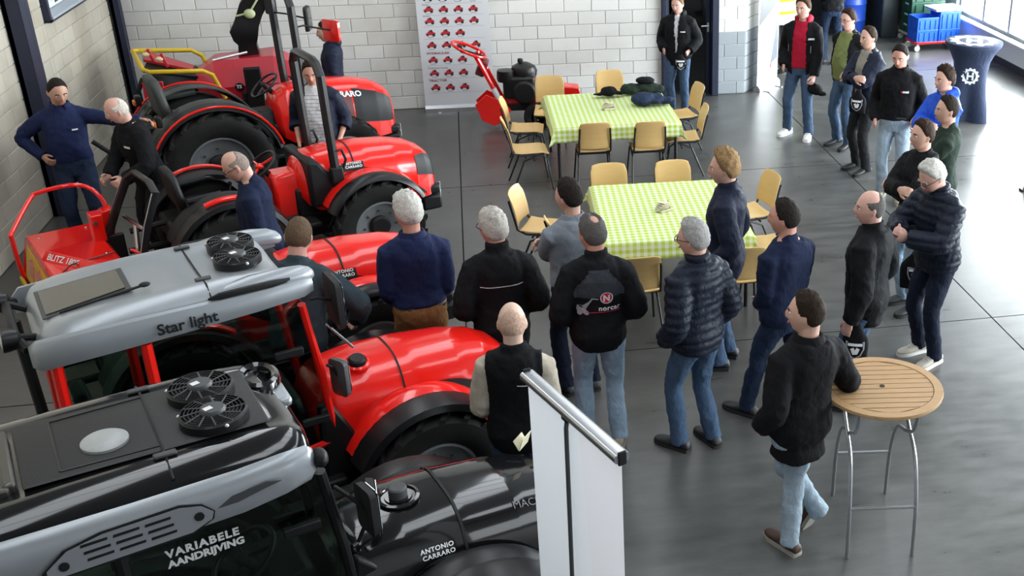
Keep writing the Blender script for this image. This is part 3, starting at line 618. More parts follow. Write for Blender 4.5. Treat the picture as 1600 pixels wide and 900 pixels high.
# ---------------------------------------------------------------- open tractors
def tractor_open(pose, label, roll='up', rear_r=.46, big=False, dash_red=True, lugs=(-1,), hood_dz=0.):
    t = empty('open_tractor', (pose[0], pose[1], 0), R(pose[2]), label, 'tractor')
    undercarriage(t, rear_r, .30 if big else .27, lugs)
    hd = Skin([(a, w, zb, zt + hood_dz) for a, w, zb, zt in hood_secs()], 3.0)
    hd.shell('bonnet', TRED, t)
    if big:
        hd.patch('grille_mesh', PLB, t, 1.62, 2.09, lambda u: -.90, lambda u: -.40 - .06 * u, .006); hd.patch('grille_mesh', PLB, t, 1.62, 2.09, lambda u: .90, lambda u: .40 + .06 * u, .006)
        hd.patch('side_graphic', mat('dark_red_panel', (.10, .008, .008), .4), t, 1.22, 1.60, lambda u: -.86, lambda u: -.46, .004)
        hd.text('badge', 'CARRARO', .095, 1.28, -.56, WSTK, t, bold=.003)
    else:
        hd.shell('bonnet_seam', PLB, t, 1.26, 1.275, cap=False, off=.006)
        for sg in (-1, 1):
            hd.patch('side_graphic', PLB, t, 1.28, 1.98, lambda u: sg * (.60 + .38 * u ** 1.2), lambda u: sg * (.72 + .27 * u ** .9), .005)
            hd.patch('grille_mesh', PLB, t, 1.90, 2.125, lambda u: sg * .80, lambda u: sg * (.50 - .25 * u), .006)
            hd.patch('badge_panel', PLB, t, 1.15, 1.36, lambda u: sg * .66, lambda u: sg * .53, .006)
        badge(hd, t, 1.17, -.58)
        for sg in (-1, 1): fender(t, WB, .46, .53, 30, 150, sg * .34, sg * .50, TRED, ew=.13)
    MB().box((2.08, 0, .60), (.14, .52, .10)).build('bumper', PLB, t, bevel=.03)
    if roll == 'up':
        x = 1.06; w = .37; zt = 2.08 if not big else 2.3
        pts = [(x, -w, .85), (x - .02, -w, 1.5), (x - .03, -w, zt - .12), (x - .03, -w + .08, zt - .02), (x - .03, -w + .16, zt), (x - .03, w - .16, zt), (x - .03, w - .08, zt - .02), (x - .03, w, zt - .12), (x - .02, w, 1.5), (x, w, .85)]
        o = MB().tube(pts, .036, 8, flat=1.25).build('roll_bar', ROPSM, t)
        for sg in (-1, 1):
            MB().box((x, sg * w, 1.0), (.12, .08, .16)).build('roll_bar_foot', PLB, o, bevel=.015)
            MB().tube([(x + .05, sg * (w + .02), 1.02), (x + .10, sg * (w + .02), 1.14), (x + .07, sg * (w + .02), 1.24), (x, sg * (w + .02), 1.24)], .014, 8).build('grab_loop', PLB, o)
    if not big:
        MB().prism([(.80, .70), (1.12, .72), (1.12, .98), (.98, 1.04), (.90, 1.16), (.80, 1.16)], -.36, .36).build('dash_cover', PLB, t, bevel=.03)
    c = MB(); c.loft([[V(x_, y_ * k, z_) for x_, y_ in ((.52, -.16), (.78, -.16), (.78, .16), (.52, .16))] for z_, k in ((.58, 1), (.85, 1.1), (1.02, .8))]); c.build('steering_console', TRED if dash_red else PLB, t, bevel=.03)
    steering(t, (.46, 0, 1.10) if not big else (.72, 0, 1.28), -38, .18, TRED if dash_red else PLB)
    MB().box((-.15, 0, .66), (.6, .6, .2)).build('seat_base', PLB, t, bevel=.04); seat(t, -.08, .76 if not big else .92, .36, PLB if not big else mat('worn_grey_green_seat', (.030, .034, .031), .6), 1.0 if not big else 1.3)
    for sg in (-1, 1):
        if big:
            if sg > 0: MB().loft([[V(x, y, z) for x, y in ((-.5, -.30), (.42, -.30), (.42, .30), (-.5, .30))] for z in (.60, .98)]).build('platform', mat('fender_dark', (.028, .031, .028), .5), t, bevel=.05, seg=3)
            f = fender(t, 0, .58, .70, 15, 172, sg * .28, sg * .46, mat('fender_dark', (.028, .031, .028), .5), edge=PLB, ew=.16); MB().tube([(0 + .70 * math.cos(R(a)), sg * .625, .58 + .70 * math.sin(R(a))) for a in range(15, 173, 8)], .012, 6).build('fender_trim', TRED, f)
            MB().box((-.52, sg * .5, 1.18), (.06, .10, .12)).build('lamp_housing', PLB, t, bevel=.015); MB().box((-.56, sg * .5, 1.16), (.03, .08, .06)).build('indicator', ORG, t, bevel=.01)
        else:
            f = fender(t, 0, .46, .55, 25, 155, sg * .28, sg * .47, PLB, ew=.16); fender(t, 0, .46, .575, 50, 110, sg * .50, sg * .56, TRED, ew=0, name='fender_stripe')
        MB().tube([(.2, sg * .30, .62), (.24, sg * .32, .86)], .012, 6).build('control_lever', STEEL, t); MB().ball((.24, sg * .32, .88), .022, 8, 6).build('lever_knob', PLB, t)
    lk = MB(); lk.tube([(-.2, -.25, .45), (-.75, -.3, .42)], .03, 8); lk.tube([(-.2, .25, .45), (-.75, .3, .42)], .03, 8); lk.tube([(-.25, 0, .75), (-.75, 0, .72)], .028, 8); lk.build('three_point_linkage', PLB, t)
    return t, hd
tractor_black(); tractor_red_cab()
t3, h3 = tractor_open((-2.34, 7.92, 24), 'open red tractor with short bonnet between the silver roof and the tan trousers', roll=None)
MB().torus((1.52, -.56, 1.06), .085, .012, Euler((R(75), 0, R(20))).to_matrix(), 20, 6).build('work_lamp_ring', PLB, t3); MB().ball((1.53, -.58, .98), (.03, .03, .045)).build('reflector', mat('red_lens', (.6, .02, .03), .2), t3)
t4, h4 = tractor_open((-2.45, 10.55, 25), 'open red tractor with upright black roll bar beside the red mower', roll='up')
t5, h5 = tractor_open((-2.95, 12.85, 24), 'large open red tractor with big grey-rimmed rear wheel near the back wall', roll='up', rear_r=.60, big=True, dash_red=False, hood_dz=.08)
mirror(t5, (1.03, .38, 2.0), (1.36, .20, 1.92), .20, .28, R(150)); mirror(t5, (1.03, -.37, 1.95), (1.46, -.30, 1.86), .24, .24, R(205), m=TRED)
MB().tube([(1.05, -.42, 1.10), (.93, -.44, 1.16), (.93, -.44, 1.62), (1.02, -.42, 1.70)], .012, 8).build('grab_rail', PLB, t5)
bx_ = MB(); bx_.box((-.55, 0, .95), (.2, .5, .25)); bx_.build('hydraulic_block', PLB, t5, bevel=.03)
MB().tube([(-.6, -.62, .75), (-.95, -.45, .85), (-1.15, -.38, 1.05)], .025, 8).build('lower_link', PLB, t5)
# ---------------------------------------------------------------- flail mower behind the roll-bar tractor
fm = empty('flail_mower', (-3.53, 10.04, 0), R(27), 'bright red flail mower with yellow warning sticker and tubular hoop', 'mower')
b = MB()
b.loft([[V(x, y, z) for x, z in ((-.36, .10), (-.37, .22), (-.29, .585), (-.27, .60), (.26, .60), (.28, .585), (.34, .40), (.34, .16))] for y in (-.86, .78)]); b.build('housing', TRED, fm, bevel=.012)
for y in (-.868, .78): MB().prism([(-.38, .05), (-.38, .24), (-.29, .58), (.28, .58), (.36, .40), (.36, .05)], y, y + .008).build('side_plate', TRED, fm, bevel=.002)
dv_ = V(.473, -.881, 0); nv_ = V(-.881, -.473, 0); t0_ = V(-.23, .03, .60)
b = MB(); pA, pB = t0_ - dv_ * .06, t0_ + dv_ * .62
b.loft([[pA + nv_ * .03, pB + nv_ * .03, V(.24, -.52, .60), V(.24, .30, .60)], [pA - nv_ * .03 + V(0, 0, .07), pB - nv_ * .03 + V(0, 0, .07), V(.16, -.46, .615), V(.16, .24, .615)]]); b.build('drive_cover', TRED, fm, bevel=.004)
up_ = (-nv_ * .06 + V(0, 0, .07)).normalized(); nn_ = dv_.cross(up_); nn_ = nn_ if nn_.z > 0 else -nn_
lettering('lettering', 'BLITZ 180F', .078, lambda a_, b_: t0_ + nv_ * .03 + dv_ * a_ + up_ * (b_ + .018) + nn_ * .006, WSTK, fm, bold=.0015)
sl_ = lambda y, z, k: V(-.37 + (z - .22) * .22 - k, y, z)
st = MB(); q_ = ((-.60, .26), (.66, .26), (.66, .55), (-.60, .50)); st.loft([[sl_(y, z, .002) for y, z in q_], [sl_(y, z, .008) for y, z in q_]]); st.build('warning_sticker', YEL, fm)
for y in (.42, .10): 
    st = MB(); q_ = ((y - .12, .32), (y + .10, .34), (y + .13, .44), (y, .50), (y - .12, .45)); st.loft([[sl_(a_, z, .008) for a_, z in q_], [sl_(a_, z, .011) for a_, z in q_]]); st.build('sticker_print', TRED, fm)
MB().box((-.40, .0, .13), (.03, 1.6, .18)).build('rubber_flap', YEL, fm, bevel=.004)
MB().tube(cr([(.37, .38, .82), (.34, .42, .95), (.26, .47, 1.05), (.12, .49, 1.09), (-.11, .54, 1.06), (-.20, .52, 1.02), (-.43, .20, .86), (-.45, .16, .82), (-.44, .22, .5), (-.42, .24, .42)], 3), .019, 10).build('hoop_rail', TRED, fm)
MB().tube([(.25, -.20, .63), (-.12, -.30, .64), (-.36, -.38, .50)], .008, 6).build('stay_rod', mat('maroon', (.12, .01, .015), .4), fm)
MB().prism([(.26, .52), (.34, .50), (.42, .78), (.40, .86), (.30, .84)], .30, .44).build('bracket_plate', TRED, fm, bevel=.008)
MB().box((.24, .30, .72), (.10, .16, .26)).build('hitch_bracket', TRED, fm, bevel=.01); MB().cyl((.22, .2, .78), (.22, .42, .78), .022).build('hitch_pin', STEEL, fm)
rl = MB().cyl((-.2, -.80, .09), (-.2, .72, .09), .085, 20); rl.build('roller', PLB, fm)
for bx_, by_ in ((-.20, .62), (.20, .66), (.20, -.12), (-.22, -.6)): MB().ball((bx_, by_, .603), .012, 8, 6).build('bolt', STEEL, fm)
# folded frame between mower and seat
ff = t4
pts = [V(-.92, .26, .58), V(-.78, .22, .90), V(-.66, .16, 1.16), V(-.60, .04, 1.24), V(-.56, -.30, 1.24), V(-.55, -.44, 1.18), V(-.66, -.42, .90), V(-.76, -.40, .56)]
fo = MB().tube(pts, .026, 8, flat=1.5).build('rear_frame', ROPSM, ff)
MB().tube([p + V(-.02, 0, .0) + V(-.012, .008, 0) for p in pts[:3]], .010, 6).build('edge_strip', STEEL, fo); MB().tube([p + V(-.026, -.014, 0) for p in pts[5:]], .010, 6).build('edge_strip', STEEL, fo)
MB().tube([(-.74, .2, .80), (-.66, -.40, .82)], .018, 8).build('cross_bar', STEEL, fo); MB().tube([(-.70, -.05, .80), (-.76, -.18, .45)], .022, 8).build('hydraulic_ram', STEEL, fo); MB().tube([(-.80, -.20, .62), (-.70, -.42, .60)], .014, 8).build('locking_pin', TRED, fo)
for sg in (.26, -.41): MB().box((-.85, sg, .38), (.16, .06, .5)).build('mounting_plate', PLB, fo, bevel=.01)
# ---------------------------------------------------------------- wood chipper by the back wall
cp = empty('wood_chipper', (-2.9, 15.2, 0), R(6), 'red wood chipper with yellow safety bar and tall black discharge chute', 'chipper')
RED2 = mat('chipper_red', (.50, .012, .03), .35, 0, .03, 5, coat=.3)
b = MB(); b.loft([[V(x, y, z) for y, z in yz] for x, yz in ((-.52, ((-.25, .62), (-.30, .85), (-.18, 1.02), (.18, 1.02), (.30, .85), (.25, .62))), (-.30, ((-.34, .58), (-.40, .86), (-.22, 1.16), (.22, 1.16), (.40, .86), (.34, .58))), (.42, ((-.34, .58), (-.40, .88), (-.26, 1.20), (.26, 1.20), (.40, .88), (.34, .58))), (.62, ((-.30, .60), (-.34, .86), (-.22, 1.10), (.22, 1.10), (.34, .86), (.30, .60))))]); b.build('rotor_housing', RED2, cp, smooth=20)
MB().lathe([(.055, 0), (.055, .008), (0, .01)], Matrix.Translation((-.02, -.402, .86)) @ Matrix.Rotation(R(90), 4, 'X') @ Matrix.Rotation(R(8), 4, 'X'), 16).build('emblem_plate', PLB, cp); lettering('emblem', 'TS', .06, lambda a, b_: V(-.055 + a, -.415, .845 + b_), WSTK, cp, bold=.002)
b = MB(); b.box((0, 0, .45), (1.0, .5, .3)); b.box((.1, -.3, .62), (.22, .2, .35)); b.build('engine_frame', PLB, cp, bevel=.03); MB().box((.22, -.41, .72), (.12, .006, .14)).build('data_plate', WSTK, cp)
ch = MB(); ch.loft([[V(x + d * c, y, z - d * s_) for d, y in ((-.11 * k, -.10 * k), (.11 * k, -.10 * k), (.11 * k, .10 * k), (-.11 * k, .10 * k))] for x, z, c, s_, k in ((.13, 1.05, 1, 0, 1.25), (.13, 1.32, 1, 0, 1.0), (.12, 1.38, 1, 0, 1.3), (.12, 1.50, 1, 0, 1.55), (.16, 1.58, .97, .2, 1.35), (.24, 1.76, .85, .5, 1.35), (.38, 1.95, .6, .8, 1.3), (.60, 2.08, .3, .95, 1.2), (.80, 2.12, 0, 1, 1.1))]); co = ch.build('discharge_chute', PLBS, cp, smooth=35)
MB().ball((.22, -.17, 1.72), (.07, .04, .06)).build('crank_knob', mat('pale_olive', (.42, .46, .25), .6), co); MB().tube([(.06, -.17, 1.70), (.22, -.17, 1.73), (.38, -.16, 1.95)], .012, 8).build('crank_rod', mat('pale_olive', (.42, .46, .25), .6), co)
MB().tube([(-.30, -.20, 1.17), (.12, -.16, 1.24)], .02, 8).build('release_lever', STEEL, cp); b = MB(); b.loft([[V(.48 + x, -.16, 1.80 + z) for x, z in rrect(.14, .20, .03)], [V(.48 + x, -.13, 1.80 + z) for x, z in rrect(.14, .20, .03)]]); b.build('flap_bracket', PLB, co)
b = MB(); b.loft([[V(x, y, z) for y, z in yz] for x, yz in ((-.52, ((-.22, .60), (-.22, .95), (.22, .95), (.22, .60))), (-1.05, ((-.42, .50), (-.42, 1.08), (.42, 1.08), (.42, .50))))], caps=False); b.build('infeed_hopper', PLB, cp, solid=.02)
q_ = ((-1.10, -.34, 1.10), (-.50, -.24, .97), (-.50, .26, .97), (-1.10, .34, 1.14)); MB().loft([[V(*p) for p in q_], [V(p[0], p[1], p[2] + .02) for p in q_]]).build('hopper_lid', PLB, cp)
q_ = ((-1.12, -.02, 1.16), (-.56, -.10, 1.02), (-.56, .12, 1.02), (-1.12, .24, 1.22)); MB().loft([[V(*p) for p in q_], [V(p[0], p[1], p[2] + .035) for p in q_]]).build('lid_flap', RED2, cp, bevel=.005)
for k, x in enumerate((-1.02, -.86)):
    MB().box((x, -.05 - .12 * k, 1.24 - .04 * k), (.035, .03, .18), (0, R(-15), 0)).build('guard_post', RED2, cp, bevel=.005); MB().ball((x - .05, -.05 - .12 * k, 1.26 - .04 * k), (.05, .03, .03)).build('guard_cap', mat('cream_plastic', (.72, .62, .35), .5), cp)
MB().tube([(-.40, .36, .86), (-.48, .42, 1.10), (-.60, .43, 1.18), (-1.22, .40, 1.22), (-1.28, .34, 1.23), (-1.08, -.44, 1.16), (-1.0, -.50, 1.14), (-.40, -.52, 1.12), (-.30, -.50, 1.06), (-.20, -.44, .74)], .027, 10).build('safety_bar', YEL, cp)
MB().box((-1.0, -.46, .84), (.24, .03, .34)).build('control_panel', RED2, cp, bevel=.01); MB().cyl((-1.0, -.475, .9), (-1.0, -.49, .9), .06, 16).build('dial', PLB, cp); MB().cyl((-1.0, -.475, .76), (-1.0, -.49, .76), .045, 16).build('dial', PLB, cp)
MB().tube([(-1.14, -.44, .2), (-1.18, -.44, .9), (-1.1, -.44, 1.05)], .03, 8).build('support_leg', PLB, cp); MB().tube([(-1.14, .44, .0), (-1.14, .44, .9)], .03, 8).build('support_leg', PLB, cp)
for sg in (-1, 1):
    w_ = MB(); w_.lathe([(.14, -.07), (.22, -.08), (.26, -.05), (.26, .05), (.22, .08), (.14, .07), (.13, 0)], Matrix.Translation((.2, sg * .5, .26)) @ Matrix.Rotation(R(90), 4, 'X'), 28, caps=False); w_.build('wheel', RUB, cp)
    MB().lathe([(.14, -.05), (.05, -.02), (0, -.02)], Matrix.Translation((.2, sg * .5, .26)) @ Matrix.Rotation(R(90), 4, 'X'), 20, caps=False).build('rim', RIM, cp)
MB().box((.16, -.43, .80), (.20, .07, .62), (R(6), 0, 0)).build('chute_column', PLB, cp, bevel=.012)
# ---------------------------------------------------------------- walk-behind stump grinder beside the product banner
sg_ = empty('stump_grinder', (.1, 15.42, 0), R(-4), 'red walk-behind grinder with black petrol engine beside the back table', 'machine')
for y in (-.16, .16): MB().tube([(.0, y, 1.02), (.10, y, .80), (.28, y, .40), (.40, y, .24)], .034, 10).build('handle_bar', TRED, sg_)
MB().tube([(.20, -.165, .58), (.26, -.165, .44), (.30, -.165, .36)], .04, 10).build('bar_sleeve', mat('white_sleeve', (.65, .66, .68), .4), sg_)
lp = [V(-.10 + .02 * math.cos(a) + .20 * math.cos(a), .24 * math.sin(a), 1.08 - .10 * math.cos(a)) for a in [2 * PI * k / 24 for k in range(25)]]; MB().tube(lp, .02, 8).build('handle_loop', TRED, sg_); MB().tube([(.10, -.05, .98), (-.2, .02, 1.06), (-.22, .1, 1.10)], .03, 8).build('grip_pad', PLB, sg_)
MB().box((.06, 0, .84), (.12, .26, .22), (0, R(25), 0)).build('control_box', mat('maroon', (.12, .01, .015), .4), sg_, bevel=.02)
e = MB(); e.box((.55, 0, .58), (.44, .42, .32)); e.build('engine_block', PLBS, sg_, bevel=.05, seg=3)
MB().lathe([(.17, 0), (.185, .08), (.16, .14), (.07, .19), (0, .20)], Matrix.Translation((.62, -.02, .70)), 20).build('fuel_tank', PLBS, sg_); MB().lathe([(.035, 0), (.04, .03), (.03, .05), (0, .052)], Matrix.Translation((.58, -.02, .895)), 14).build('tank_cap', PLB, sg_)
MB().lathe([(.12, 0), (.13, .05), (.12, .15), (0, .16)], Matrix.Translation((.38, -.10, .66)), 20).build('air_filter', PLBS, sg_); MB().lathe([(.15, -.02), (.16, .02), (.13, .05), (0, .06)], Matrix.Translation((.62, -.20, .52)) @ Matrix.Rotation(R(90), 4, 'X'), 24).build('recoil_starter', PLB, sg_)
MB().prism([(.35, .26), (.80, .30), (1.25, .40), (1.38, .46), (1.36, .54), (1.20, .56), (.74, .66), (.70, .50), (.4, .42)], -.12, .12).build('boom', TRED, sg_, bevel=.015)
MB().prism([(.66, .42), (.84, .38), (.96, .50), (.80, .60)], -.18, -.12).build('side_cover', TRED, sg_, bevel=.01); lettering('lettering', 'LASKI', .10, lambda a, b_: V(.84 + a, -.126, .46 + b_ + a * .1), WSTK, sg_, bold=.002)
for y in (-.2, .06): MB().prism([(-.06, .36), (.02, .14), (.18, .06), (.34, .12), (.30, .40), (.10, .50)], y, y + .02).build('guard_plate', TRED, sg_, bevel=.004)
MB().box((.62, 0, .30), (.5, .3, .1)).build('deck', PLB, sg_, bevel=.01)
for sg in (-1, 1):
    w_ = MB(); w_.lathe([(.09, -.08), (.12, -.10), (.17, -.10), (.19, -.06), (.19, .06), (.17, .10), (.12, .10), (.09, .08)], Matrix.Translation((.78, sg * .26, .19)) @ Matrix.Rotation(R(90), 4, 'X'), 28, caps=False); wo = w_.build('wheel', RUB, sg_)
    MB().lathe([(.10, -.09), (.095, -.02), (.03, 0), (0, .0)], Matrix.Translation((.78, sg * .26, .19)) @ Matrix.Rotation(R(90 if sg > 0 else -90), 4, 'X') @ Matrix.Rotation(PI, 4, 'X'), 20, caps=False).build('rim', PLB, wo)
    for k in range(4): MB().ball((.78 + .045 * math.cos(k * PI / 2), sg * .28, .19 + .045 * math.sin(k * PI / 2)), .014, 8, 6).build('wheel_bolt', STEEL, wo)
# ================================================================== people
SKIN = {}
def skin_mat(k, col):
    if k not in SKIN: SKIN[k] = mat('skin_' + k, col, .5, 0, .10, 25)
    return SKIN[k]
SK = dict(fair=(.56, .33, .25), pink=(.60, .34, .27), tan=(.47, .26, .18), pale=(.62, .42, .33), red=(.55, .27, .20))
def folds(m, scale=11., dist=.02, strength=.55):
    """crease relief for fabric on top of the weave"""
    nt = m.node_tree; b = nt.nodes['Principled BSDF']; tc = nt.nodes.new('ShaderNodeTexCoord'); mp = nt.nodes.new('ShaderNodeMapping'); mp.inputs['Scale'].default_value = (1, 1, .55); mp.inputs['Rotation'].default_value = (.5, .3, .2)
    n1 = nt.nodes.new('ShaderNodeTexNoise'); n1.inputs['Scale'].default_value = scale; n1.inputs['Detail'].default_value = 3; n1.inputs['Distortion'].default_value = 1.2; n1.inputs['Roughness'].default_value = .55
    nt.links.new(tc.outputs['Object'], mp.inputs[0]); nt.links.new(mp.outputs[0], n1.inputs['Vector'])
    bp = nt.nodes.new('ShaderNodeBump'); bp.inputs['Strength'].default_value = strength; bp.inputs['Distance'].default_value = dist; nt.links.new(n1.outputs['Fac'], bp.inputs['Height'])
    if b.inputs['Normal'].links: nt.links.new(b.inputs['Normal'].links[0].from_socket, bp.inputs['Normal'])
    nt.links.new(bp.outputs[0], b.inputs['Normal']); return m
def cloth(name, col, rough=.85, scale=180, var=.12):
    if 'cloth_' + name in _M: return _M['cloth_' + name]
    return folds(mat('cloth_' + name, col, rough, 0, var, scale, .2, spec=.12))
def denim(name, col):
    m = _M.get('denim_' + name)
    if m: return m
    m = folds(mat('denim_' + name, col, .85, 0, .30, 7, 0, spec=.15), 16., .02, .6); return m
HA = (.105, .083, .128)
def head_pt(d):
    """skull and face surface for a unit direction; x forward, y left, z up, centred in the head"""
    x, y, z = HA[0] * d.x, HA[1] * d.y, HA[2] * d.z
    zn = d.z
    if zn < 0:
        y *= 1 - .30 * (-zn) ** 1.3
        if d.x < 0: x *= 1 - .35 * sstep(.1, .9, -zn)
        else: x += .008 * sstep(.2, .9, -zn)
    else:
        if d.x < 0: x *= 1.03
    if d.x > 0:
        f = sstep(.0, .6, d.x)
        g = lambda cy, cz, sy, sz: math.exp(-((y - cy) / sy) ** 2 - ((z - cz) / sz) ** 2)
        x -= f * .006 * sstep(.0, .9, d.x)
        zz = (z + .022)
        nose = math.exp(-(y / (.011 + max(0, -zz) * .10)) ** 2) * (sstep(.045, -.012, z) * sstep(-.052, -.030, z))
        x += f * .027 * nose
        x += f * .006 * (g(.028, .030, .022, .010) + g(-.028, .030, .022, .010))
        x -= f * .010 * (g(.031, .008, .017, .013) + g(-.031, .008, .017, .013))
        x += f * .005 * g(0, -.062, .022, .010); x -= f * .003 * g(0, -.080, .03, .006); x += f * .008 * g(0, -.102, .022, .016)
        x += f * .004 * (g(.042, -.022, .018, .018) + g(-.042, -.022, .018, .018))
    return Vector((x, y, z))
def sph(n, m):
    """unit directions in rings bottom to top"""
    return [[Vector((math.sin(PI * (i + .001) / (m + .002)) * math.cos(2 * PI * j / n), math.sin(PI * (i + .001) / (m + .002)) * math.sin(2 * PI * j / n), -math.cos(PI * (i + .001) / (m + .002)))) for j in range(n)] for i in range(m + 1)]
HAIRLINE = [(-1, -.78), (-.55, -.66), (-.2, -.36), (0, -.06), (.22, .04), (.40, .36), (.55, .66), (.7, .76), (1, .85)]
def hair_mesh(style, thick, seed):
    mb = MB(); rings = []
    for rg in sph(44, 30):
        row = []
        for d in rg:
            p = head_pt(d); zl = interp(d.x, HAIRLINE)
            if style == 'receding': zl += .22 * sstep(.1, .8, d.x) * (1 if abs(d.y) > .15 else .7)
            zl += .07 * noise.noise(Vector((d.x * 7, d.y * 7, d.z * 7 + seed))); m = sstep(zl - .10, zl + .16, d.z)
            th = thick * (.75 + .5 * sstep(.2, .9, d.z)) * (.25 + .75 * sstep(zl, zl + .45, d.z))
            if style in ('horseshoe', 'thin'):
                top = sstep(.42, .62, d.z) * sstep(-.62, -.35, d.x)
                m *= 1 - top; th = thick * .8
            if style == 'crown':
                top = math.exp(-((d.x + .45) / .33) ** 2 - (d.y / .38) ** 2) * sstep(.45, .7, d.z); m *= 1 - .9 * sstep(.35, .6, top)
            if style == 'swept': th *= 1 + .9 * sstep(.3, .9, d.x) * sstep(.3, .8, d.z)
            nz = noise.noise(d * 5.5 + Vector((seed, 0, 0))) * .35 + noise.noise(Vector((d.x * 7, d.y * 30, d.z * 10 + seed))) * .45
            if style == 'curly': nz = noise.noise(d * 9 + Vector((seed, 0, 0))) * .8
            row.append(p + d * (th * m * (1 + nz) - .012 * (1 - m)))
        rings.append(row)
    mb.loft(rings); return mb
def ik(S, W, a, b, pole):
    d = W - S; L = d.length
    if L > (a + b) * .998: W = S + d * ((a + b) * .998 / L); d = W - S; L = d.length
    t = (a * a - b * b + L * L) / (2 * L); h = math.sqrt(max(0, a * a - t * t)); u = d / L
    pv = pole - u * pole.dot(u); pv = pv.normalized() if pv.length > 1e-5 else u.orthogonal().normalized()
    return S + u * t + pv * h, W
def ring(cx, cy, z, hw, hd, n=24, e=2.4):
    o = []
    for j in range(n):
        a = 2 * PI * j / n; c, s = math.cos(a), math.sin(a)
        o.append(Vector((cx + hd * math.copysign(abs(c) ** (2 / e), c), cy + hw * math.copysign(abs(s) ** (2 / e), s), z)))
    return o
TORSO = [(.80, .120, .095, .0), (.86, .160, .112, -.005), (.93, .172, .120, -.008), (1.0, .165, .113, .0), (1.08, .155, .106, .006), (1.18, .160, .112, .008), (1.27, .168, .120, .004), (1.335, .165, .116, -.004), (1.38, .150, .104, -.012), (1.42, .126, .092, -.018), (1.46, .100, .080, -.018), (1.50, .072, .066, -.014)]
PEND = []
_wtex = {}
def wtex(sc):
    k = round(sc, 3)
    if k not in _wtex:
        t = bpy.data.textures.new('folds', 'CLOUDS'); t.noise_scale = sc; t.noise_depth = 2; _wtex[k] = t
    return _wtex[k]
def fuse(mb, name, m, parent, voxel, smooth=3, disp=None, dec=None, post=None, sfac=.5):
    """overlapping closed shapes become one continuous surface (voxel remesh), then folds"""
    o = mb.build(name, m, parent, smooth=0, recalc=False)
    bm = bmesh.new(); bm.from_mesh(o.data); bmesh.ops.recalc_face_normals(bm, faces=bm.faces); bm.to_mesh(o.data); bm.free()
    r_ = o.modifiers.new('fuse', 'REMESH'); r_.mode = 'VOXEL'; r_.voxel_size = voxel
    if smooth: s_ = o.modifiers.new('smooth', 'SMOOTH'); s_.factor = sfac; s_.iterations = smooth
    if disp:
        for (st, sc) in disp:
            d_ = o.modifiers.new('folds', 'DISPLACE'); d_.texture = wtex(sc); d_.strength = st; d_.mid_level = .5; d_.texture_coords = 'GLOBAL' if False else 'LOCAL'
    if dec: d2 = o.modifiers.new('decimate', 'DECIMATE'); d2.ratio = dec
    PEND.append((o, post)); return o
def finish_people():
    dg = bpy.context.evaluated_depsgraph_get(); dg.update()
    res = []
    for o, post in PEND: res.append(bpy.data.meshes.new_from_object(o.evaluated_get(dg)))
    for (o, post), me in zip(PEND, res):
        o.modifiers.clear(); old = o.data; o.data = me
        if post: post(o)
        me.polygons.foreach_set('use_smooth', [True] * len(me.polygons))
        bpy.data.meshes.remove(old)
    PEND.clear()
def bvh_of(o): return BVHTree.FromPolygons([v.co.copy() for v in o.data.vertices], [tuple(p.vertices) for p in o.data.polygons])
def decal(name, geo, target, org, right, up, m, parent, lift=.003):
    """flat print (2-D triangles) laid on a curved surface; org etc. in the target's own space"""
    vs, fs = geo; right = Vector(right).normalized(); up = Vector(up).normalized(); n = right.cross(up).normalized(); org = Vector(org); t = bvh_of(target)
    out = []
    last = 0
    for x, y in vs:
        p = org + right * x + up * y
        h = t.ray_cast(p + n * .35, -n)
        if h[0] is not None and (h[0] - p).dot(n) > -.42: last = (h[0] - p).dot(n)
        out.append(p + n * (last + lift))
    mb = MB(); mb.add(out, fs); return mb.build(name, m, parent, smooth=0, recalc=False)
def grid_geo(poly_fn, x0, x1, y0, y1, nx, ny):
    vs, fs, idx = [], [], {}
    for i in range(nx):
        for j in range(ny):
            cx, cy = lerp(x0, x1, (i + .5) / nx), lerp(y0, y1, (j + .5) / ny)
            if poly_fn(cx, cy):
                q = []
                for a, b in ((i, j), (i + 1, j), (i + 1, j + 1), (i, j + 1)):
                    if (a, b) not in idx: idx[(a, b)] = len(vs); vs.append((lerp(x0, x1, a / nx), lerp(y0, y1, b / ny)))
                    q.append(idx[(a, b)])
                fs.append(tuple(q))
    return vs, fs
def rect_geo(w, h, nx=6, ny=2): return grid_geo(lambda x, y: True, -w / 2, w / 2, -h / 2, h / 2, nx, ny)
def disc_geo(r, n=20, cx=0, cy=0, r0=0.):
    vs = []; fs = []
    for k in (r0, r): vs += [(cx + k * math.cos(2 * PI * j / n), cy + k * math.sin(2 * PI * j / n)) for j in range(n)]
    fs = [(j, (j + 1) % n, n + (j + 1) % n, n + j) for j in range(n)]
    return vs, fs
def shift_geo(g, dx, dy): return [(x + dx, y + dy) for x, y in g[0]], g[1]
ARM = dict(down=((.03, .245, .83), (-.8, .3, 0)), pocket=((.09, .205, .915), (-.9, .42, 0)), jpocket=((.13, .185, .985), (-.85, .5, -.1)),
           behind=((-.15, .05, .96), (-.6, .7, 0)), front=((.19, .04, .93), (-.75, .55, -.1)), hip=((.03, .19, 1.03), (-.35, 1, 0)))
